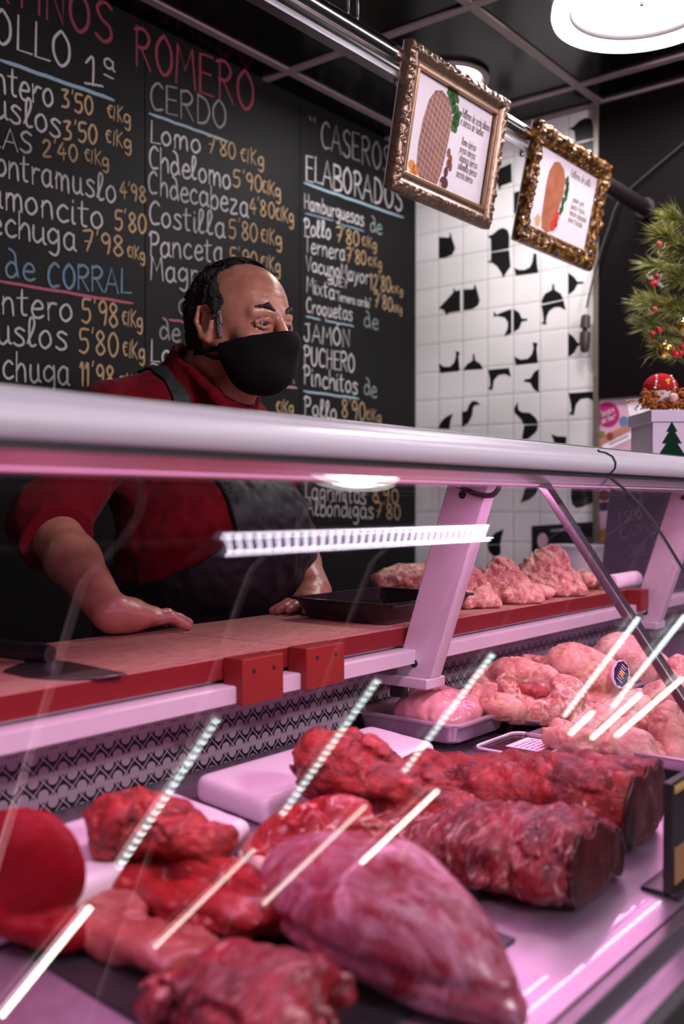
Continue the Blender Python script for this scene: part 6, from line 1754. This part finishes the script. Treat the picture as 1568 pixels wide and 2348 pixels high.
# front left bottom corner of the box at pixel (1496,1050), depth about 2.15
fl = atd(1496, 1050, 2.12); fl[2] = bz
box_o = thing('gift_box', tuple(fl), 'white lidded box printed with a dark green tree, standing on the case canopy', 'box')
Wb, Db, Hb = .135, .150, .083
def Bx(x, y, z): return fl + exb * x + eyb * y + np.array([0, 0, z])
def obox(mb, x0, x1, y0, y1, z0, z1, P=Bx):
    V = [P(x, y, z) for x in (x0, x1) for y in (y0, y1) for z in (z0, z1)]
    return mb.add(V, [(0, 1, 3, 2), (4, 6, 7, 5), (0, 4, 5, 1), (2, 3, 7, 6), (0, 2, 6, 4), (1, 5, 7, 3)])
M['card'] = plain('white_card', (0.56, 0.44, 0.58), 0.5, var=.03)
obox(MB(), 0, Wb, 0, Db, .0005, Hb).build('box_body', M['card'], box_o, bevel=.0012)
obox(MB(), -.005, Wb + .005, -.005, Db + .005, Hb - .004, Hb + .0215).build('lid', M['card'], box_o, bevel=.0015)
tr = [(0, 1), (.17, .72), (.09, .72), (.30, .40), (.17, .40), (.42, .05), (.08, .06), (.08, 0)]
tr = tr + [(-x, y) for x, y in tr[::-1]]
tc, th_, tw = .041, .078, .072
P0 = [Bx(tc + x * tw, -.0008, .002 + y * th_) for x, y in tr]; P1 = [Bx(tc + x * tw, .001, .002 + y * th_) for x, y in tr]
nn = len(tr)
MB().add(P0 + P1, [tuple(range(nn)), tuple(range(2 * nn - 1, nn - 1, -1))] + [(i, (i + 1) % nn, nn + (i + 1) % nn, nn + i) for i in range(nn)]).build('printed_tree', plain('dark_green_print', (0.002, 0.024, 0.012), .8, spec=.1), box_o)

dz = bz + Hb + .0220
dc = atd(1516, 905, 2.165); dc[2] = dz
doll = thing('christmas_doll', tuple(dc), 'small doll with red cap, orange yarn beard and pink nose sitting on the white box', 'doll')
def Dl(x, y, z): return dc + exb * x + eyb * y + np.array([0, 0, z])
Rd = np.stack([exb, eyb, np.array([0, 0, 1.0])], 1)
M['felt'] = plain('red_felt', (0.42, 0.012, 0.022), .95, spec=.1, bump=.4, bscale=300)
M['yarn'] = plain('orange_yarn', (0.40, 0.115, 0.022), .9, var=.5, nscale=90, bump=.5, bscale=400)
blob('cap', INT(.003, ell(Dl(0, 0.005, .050), (.038, .030, .034), Rd), plane(Dl(0, 0, .046), (0, 0, -1))), *around(Dl(0, 0, .06), .055), .002, M['felt'], doll, 1)
MB().ball(tuple(Dl(0, .006, .028)), (.034, .034, .028), 18, 12).build('head', plain('doll_cloth', (.62, .45, .42), .8), doll, smooth=True)
rr = random.Random(8); m = MB()
for k in range(330):
    sg = -1 if k % 2 else 1
    cxx = sg * .030 + rr.gauss(0, .010); czz = .026 + rr.gauss(0, .009); cyy_ = -.014 + rr.gauss(0, .008)
    if k % 7 == 0: cxx = rr.uniform(-.03, .03); czz = .010 + rr.uniform(-.004, .008); cyy_ = -.030 + rr.uniform(-.006, .004)
    a_ = rr.uniform(0, 2 * PI); ln = rr.uniform(.008, .016)
    d1_ = np.array([math.cos(a_) * ln + sg * .004, rr.uniform(-.006, .002), math.sin(a_) * ln * .8 - .003])
    p = np.array([cxx, cyy_, max(czz, .006)]); q = p + d1_ * .5 + np.array([0, -.004, .002]); e = p + d1_
    e[2] = max(e[2], .003); q[2] = max(q[2], .003)
    m.tube([Dl(*p), Dl(*q), Dl(*e)], [.0019, .0022, .0015], 5)
yo = m.build('yarn_beard', M['yarn'], doll, smooth=True)
yo['kind'] = 'stuff'
MB().ball(tuple(Dl(.010, -.046, .026)), .0098, 14, 10).build('nose', plain('pink_nose', (.72, .40, .42), .6), doll, smooth=True)
MB().ball(tuple(Dl(.000, -.040, .043)), .0032, 10, 8).build('eye', M['black_gloss'], doll, smooth=True)
for sx_ in (-.018, .020):
    for k in range(5):
        y_ = -.0235 - .002 * (4 - k) * .3
        z_b = .050 + k * .0065
        x_ = sx_ + (.0015 * (k - 2) if sx_ < 0 else -.001 * (k - 2))
        yy = .005 - .030 * math.sqrt(max(0, 1 - (x_ / .038) ** 2 - ((z_b - .050) / .034) ** 2))
        MB().ball(tuple(Dl(x_, yy - .001, z_b)), .0031, 10, 7).build('bead', plain('bead_gold', (.55, .36, .22), .3) if k % 2 else M['paper'], doll, smooth=True)
for dx, dzz in ((0, 0), (.005, .002), (.002, -.005)):
    x_ = .004 + dx; z_b = .064 + dzz
    yy = .005 - .030 * math.sqrt(max(0, 1 - (x_ / .038) ** 2 - ((z_b - .050) / .034) ** 2))
    MB().ball(tuple(Dl(x_, yy, z_b)), .0036, 10, 7).build('cap_ornament', plain('yellow_bead', (.70, .42, .03), .3), doll, smooth=True)
yb = atd(1566, 900, 2.19)
o = thing('yellow_doll', (yb[0], yb[1], dz), 'second doll, yellow and white, cut off by the picture edge beside the red capped one', 'doll')
yb[2] = dz
MB().lathe([(0, 0), (.026, .002), (.030, .02), (.024, .034), (.012, .046), (0, .050)], tuple(yb + exb * .022), 20).build('cap', plain('yellow_felt', (.72, .42, .04), .9), o, smooth=True)
MB().lathe([(.028, .012), (.035, .016), (.035, .026), (.027, .030)], tuple(yb + exb * .022), 20).build('cap_brim', M['paper'], o, smooth=True)

# small decorated pine tree behind the doll
tcx = atd(1600, 880, 2.42)
tb = 1.2952
tree = thing('christmas_tree', (tcx[0], tcx[1], tb), 'small artificial pine with long green needles hung with red and gold ornaments', 'tree')
MB().tube([(tcx[0], tcx[1], tb + .0004), (tcx[0], tcx[1], tb + .70)], [.012, .005], 10).build('trunk', plain('brown_trunk', (.05, .03, .02), .8), tree)
rr = random.Random(21)
t = NT('pine_needles')
oi = t.noise(30, 2)
M['needle'] = t.bsdf(t.ramp(oi, [(.3, (.06, .09, .015)), (.5, (.24, .25, .045)), (.7, (.46, .42, .17))]), .5)
stem = MB(); leaf = MB()
SCX = np.array([RT[0], RT[1], 0]); SCD = np.array([FW0[0], FW0[1], 0])
sprays = []
for (u, v, n_) in ((1490, 690, 60), (1500, 610, 50), (1520, 540, 60), (1545, 500, 60), (1485, 740, 50), (1530, 760, 50), (1560, 640, 60), (1555, 570, 50), (1540, 700, 50), (1510, 790, 40), (1475, 700, 45), (1560, 800, 40), (1600, 560, 40), (1610, 660, 40), (1620, 760, 40)):
    tip = atd(u, v, 2.42 + rr.uniform(-.07, .07))
    root = np.array([tcx[0], tcx[1], tip[2] - .035 + rr.uniform(-.02, .02)])
    stem.tube([root, (root + tip) / 2 + (0, 0, -.008), tip], [.004, .003, .0018], 6)
    d0 = tip - root; L_ = np.linalg.norm(d0); d0 /= L_
    for k in range(int(n_ * 2.6)):
        s_ = rr.random() ** .6
        p = root + (tip - root) * (0.25 + .75 * s_)
        dirn = d0 * rr.uniform(.7, 1.3) + np.array([rr.gauss(0, 1), rr.gauss(0, 1), rr.gauss(0, 1)]) * .42
        dirn /= np.linalg.norm(dirn)
        ln = rr.uniform(.045, .078)
        sidev = np.cross(dirn, [rr.gauss(0, 1), rr.gauss(0, 1), rr.gauss(0, 1)]); sidev /= np.linalg.norm(sidev)
        w_ = .0011
        e = p + dirn * ln + np.array([0, 0, -.004])
        mid = p + dirn * ln * .55
        up_ = np.cross(sidev, dirn)
        leaf.add([p - sidev * w_, p + sidev * w_, mid + sidev * w_ + up_ * w_ * .0, e, mid - sidev * w_, p + up_ * w_ * 1.2, mid + up_ * w_ * 1.2],
                 [(0, 1, 2, 4), (4, 2, 3), (0, 4, 6, 5), (1, 5, 6, 2), (4, 3, 6), (2, 6, 3)])
stem.build('branches', plain('branch_bark', (.06, .04, .02), .8), tree)
lf = leaf.build('foliage', M['needle'], tree); lf['kind'] = 'stuff'
def bauble(u, v, d, r, mat, label, gname='baubles on the pine'):
    c_ = atd(u, v, d)
    o = thing('bauble', (c_[0], c_[1], c_[2] - r), label, 'bauble', gname)
    MB().ball(tuple(c_), r, 20, 14).build('ball', mat, o, smooth=True)
    MB().tube([c_ + (0, 0, r * .95), c_ + (0, 0, r * 1.22)], r * .22, 10).build('cap', M['chrome'], o)
    MB().tube([c_ + (0, 0, r * 1.2), c_ + (0, 0, r * 1.9)], .0008, 5).build('hanger', M['dark_metal'], o)
gold = plain('gold_bauble', (.62, .42, .10), .2, .9)
bauble(1525, 803, 2.33, .020, gold, 'gold bauble hanging lowest on the pine beside red berries')
bauble(1567, 748, 2.33, .016, gold, 'gold bauble at the picture edge, above the lowest one')
def berries(u, v, d, n_, r, label, mat, leaves=False):
    c_ = atd(u, v, d); rr2 = random.Random(u)
    o = thing('berry_pick', tuple(c_), label, 'ornament', 'red ornaments on the pine')
    for k in range(n_):
        q = c_ + SCX * rr2.uniform(-1, 1) * r * 1.5 + SCD * rr2.uniform(-.6, .6) * r + np.array([0, 0, rr2.uniform(-1.6, 1.6) * r])
        MB().ball(tuple(q), r, 12, 8).build('berry', mat, o, smooth=True)
    MB().tube([c_, c_ + SCD * .03 + (0, 0, .02)], .0012, 5).build('stalk', M['dark_metal'], o)
    if leaves:
        for a_ in (-.6, .9, 2.6):
            e1 = SCX * math.cos(a_) + np.array([0, 0, math.sin(a_)]); e2 = np.cross(e1, SCD)
            P = [c_, c_ + e1 * .008 + e2 * .005, c_ + e1 * .018 + e2 * .004, c_ + e1 * .026, c_ + e1 * .018 - e2 * .004, c_ + e1 * .008 - e2 * .005]
            MB().add(P + [p + SCD * .001 for p in P], [(0, 1, 2, 3, 4, 5), (11, 10, 9, 8, 7, 6)] + [(i, (i + 1) % 6, 6 + (i + 1) % 6, 6 + i) for i in range(6)]).build('leaf', plain('holly_leaf', (.012, .06, .03), .4), o)
redb = plain('red_berry', (.50, .012, .02), .22); orb = plain('orange_ornament', (.55, .10, .04), .4)
berries(1503, 645, 2.33, 4, .0065, 'red holly berries with dark leaves high on the pine', redb, True)
berries(1554, 803, 2.32, 6, .0075, 'red berry cluster beside the lowest gold bauble', redb)
berries(1504, 765, 2.33, 3, .0065, 'drop of red beads hanging at the lower left of the pine', redb)
berries(1516, 560, 2.33, 1, .0075, 'single orange bead high on the pine', orb)
berries(1492, 717, 2.33, 1, .0070, 'single orange red bead on the middle branch of the pine', orb)

# posters on the wall under the dark panel, picture low on the tiles
def wallquad(name, px, mat, label, cat, x=WALL_X - .003, th=.002, parts=()):
    P = [onX(u, v, x) for u, v in px]
    c_ = np.mean(P, 0)
    o = thing(name, (x, c_[1], min(p[2] for p in P)), label, cat)
    MB().prism([(p[1], p[2]) for p in P], 0, x, x + th).build('sheet', mat, o)
    for k, (nm, pp, mt) in enumerate(parts):
        Q = [onX(u, v, x - .0006 - .0003 * k) for u, v in pp]
        MB().prism([(p[1], p[2]) for p in Q], 0, x - .0006 - .0003 * k, x - .0001).build(nm, mt, o)
    return o
M['pinkpaper'] = plain('pale_pink_print', (.62, .38, .48), .5, var=.15, nscale=18)
M['magenta'] = plain('magenta_print', (.42, .012, .16), .5)
M['bluepr'] = plain('blue_print', (.10, .20, .36), .5)
M['tanpr'] = plain('tan_print', (.48, .20, .16), .5, var=.4, nscale=25)
M['greypr'] = plain('grey_print', (.24, .22, .28), .6)
def pxel(cx, cyy, rx, ry, n_=22): return [(cx + rx * math.cos(2 * PI * k / n_), cyy + ry * math.sin(2 * PI * k / n_)) for k in range(n_)]
br = wallquad('wall_poster', [(1367, 922), (1432, 916), (1456, 1010), (1456, 1040), (1367, 1040)], M['pinkpaper'], 'pink poster with a magenta blob on the wall left of the gift box', 'poster', parts=(
    ('printed_shape', pxel(1393, 951, 27, 29), M['magenta']), ('printed_shape', pxel(1430, 966, 11, 12), M['bluepr']), ('printed_shape', [(1372, 1005), (1440, 972), (1446, 984), (1376, 1022)], M['tanpr']),
    ('printed_shape', [(1380, 1022), (1445, 992), (1450, 1004), (1388, 1034)], M['paper']), ('printed_shape', [(1396, 1017), (1440, 997), (1441, 1001), (1397, 1021)], M['greypr']), ('printed_shape', pxel(1380, 995, 7, 7), plain('olive_print', (.2, .2, .04), .5)), ('printed_shape', pxel(1398, 1000, 8, 9), plain('brown_print', (.25, .05, .03), .5))))
m = MB()
for txt, u0, v0, u1, v1, hh in (('buen', 1377, 956, 1407, 944, 13), ('sabor', 1379, 972, 1411, 958, 13)):
    st_k, Lw = text_strokes(txt)
    for s_ in st_k: m.ribbon([onX(u0 + (u1 - u0) * a_ / Lw, v0 + (v1 - v0) * a_ / Lw - b_ * hh, WALL_X - .0050) for a_, b_ in s_], (-1, 0, 0), .0048)
m.build('printed_lettering', M['pinkpaper'], br)
wallquad('wall_sheet', [(1434, 916), (1475, 912), (1475, 1045), (1458, 1045), (1456, 1010)], M['paper'], 'white printed sheet between the pink poster and the gift box', 'poster', parts=(('printed_mark', [(1453, 935), (1458, 933), (1461, 941), (1456, 942)], M['greypr']),))
wallquad('hanging_banner', [(1368, 1118), (1398, 1112), (1396, 1250), (1372, 1250)], M['pinkpaper'], 'narrow banner with a brown figure low on the wall behind the glass', 'poster', parts=(
    ('printed_figure', pxel(1385, 1135, 12, 14), plain('brown_figure', (.12, .04, .03), .5)), ('printed_figure', [(1374, 1152), (1394, 1150), (1392, 1170), (1376, 1172)], plain('dark_figure', (.03, .02, .05), .5)), ('printed_figure', [(1374, 1215), (1394, 1212), (1392, 1248), (1376, 1248)], plain('ochre_figure', (.35, .18, .03), .5))))
wallquad('wall_sheet', [(1402, 1112), (1430, 1108), (1412, 1245), (1396, 1248)], M['paper'], 'white printed strip with grey scribbles behind the glass, right of the narrow banner', 'poster', parts=(
    ('printed_mark', [(1402, 1165), (1412, 1158), (1410, 1168), (1402, 1174)], M['bluepr']), ('printed_mark', [(1403, 1182), (1413, 1176), (1411, 1184), (1403, 1190)], M['greypr'])))
wallquad('small_picture', [(1219, 1206), (1366, 1196), (1366, 1300), (1219, 1300)], plain('dark_picture', (.015, .015, .017), .3), 'dark framed picture with a pale plate low on the white tiles', 'picture', parts=(
    ('printed_shape', pxel(1244, 1240, 12, 18), M['pinkpaper']), ('printed_shape', pxel(1258, 1262, 20, 12), plain('dark_red_print', (.12, .03, .05), .5)), ('printed_shape', pxel(1345, 1245, 22, 14), plain('dusky_print', (.10, .07, .08), .5)),
    ('printed_shape', [(1262, 1214), (1330, 1208), (1330, 1214), (1262, 1220)], M['greypr'])))

# tall violet grey plastic panel at the end of the counter
pv = [onX(1398, 1116, 2.66), onX(1640, 1116, 2.66), onX(1640, 1330, 2.66), onX(1376, 1318, 2.66)]
t = NT('violet_plastic_sheet')
vio = t.bsdf(t.mix(t.noise(5, 3), (.10, .07, .115), (.15, .105, .17)), .3)
o = thing('plastic_panel', (2.66, pv[2][1] + .05, .97), 'violet grey plastic panel with faint scrawls standing at the far end of the counter', 'panel')
MB().prism([(pv[0][1], pv[0][2]), (pv[1][1], pv[1][2]), (pv[2][1], .970), (pv[3][1], .970)], 0, 2.66, 2.668).build('sheet', vio, o)
sc_m = MB(); scr_m = plain('pale_scrawl', (.24, .20, .27), .6)
for txt, u0, v0, u1, v1, hh in (('ESCO', 1418, 1200, 1470, 1190, 24), ('CARNES', 1420, 1236, 1530, 1220, 24), ('DEL DIA', 1440, 1275, 1540, 1268, 24)):
    st_k, Lw = text_strokes(txt)
    for s_ in st_k: sc_m.ribbon([onX(u0 + (u1 - u0) * a_ / Lw, v0 + (v1 - v0) * a_ / Lw - b_ * hh, 2.6588) for a_, b_ in s_], (-1, 0, 0), .003)
sc_m.build('scrawl', scr_m, o)

# white ribbed tub, white platter and paper roll at the far end
tb_c = onZ(1326, 1340, .9995)
side = thing('side_shelf', (2.62, 1.30, .0), 'low shelf unit behind the counter end carrying the white tub', 'shelf')
MB().box((2.33, 1.245, .925), (2.88, 1.60, .945)).build('board', M['steel'], side, bevel=.002)
for x in (2.36, 2.85):
    for y in (1.27, 1.57):
        MB().box((x - .015, y - .015, 0), (x + .015, y + .015, .9245)).build('leg', M['steel'], side)
tc_ = np.array([2.63, 1.345, .9455])
tc_ = atd(1322, 1300, 2.92); tc_[2] = .9455
o = thing('white_tub', tuple(tc_), 'white ribbed plastic tub standing behind the far end of the cutting board', 'tub')
prof = [(.0, 0), (.066, 0), (.070, .004)]
for k in range(9): prof += [(.0705 + k * .0008, .010 + k * .0125), (.0690 + k * .0008, .016 + k * .0125)]
prof += [(.078, .124), (.080, .128), (.080, .134), (.075, .134), (.068, .012), (0, .010)]
MB().lathe(prof, tuple(tc_), 40).build('shell', M['white_plastic'], o, smooth='auto')
pl = onZ(1395, 1325, 1.0)
o = thing('white_platter', (2.20, 1.115, 1.0006), 'flat white platter on the far end of the cutting board behind the paper roll', 'platter')
pc = onZ(1372, 1316, 1.016)
MB().lathe([(0, .0008), (.060, .0008), (.090, .010), (.098, .016), (.096, .0175), (.088, .013), (.060, .004), (0, .004)], (2.165, 1.110, 1.0), 48).build('dish', M['white_plastic'], o, smooth=True)
ra, rb = np.array([2.115, .975, 1.0195]), np.array([2.235, .965, 1.0195])
ra, rb = onZ(1398, 1336, 1.019), onZ(1456, 1326, 1.019)
o = thing('paper_roll', (ra[0], ra[1], 1.0006), 'small white paper roll lying at the far end of the cutting board', 'roll')
MB().tube([ra, rb], .0182, 24).build('paper', M['paper'], o, smooth='auto')
dd = (rb - ra) / np.linalg.norm(rb - ra)
MB().tube([ra - dd * .001, ra + dd * .004], .0080, 16).build('core', plain('violet_core', (.10, .06, .14), .6), o)
#tp = [atd(1527, 1720, 1.20), atd(1600, 1720, 1.20), atd(1600, 1960, 1.17), atd(1527, 1960, 1.17)]
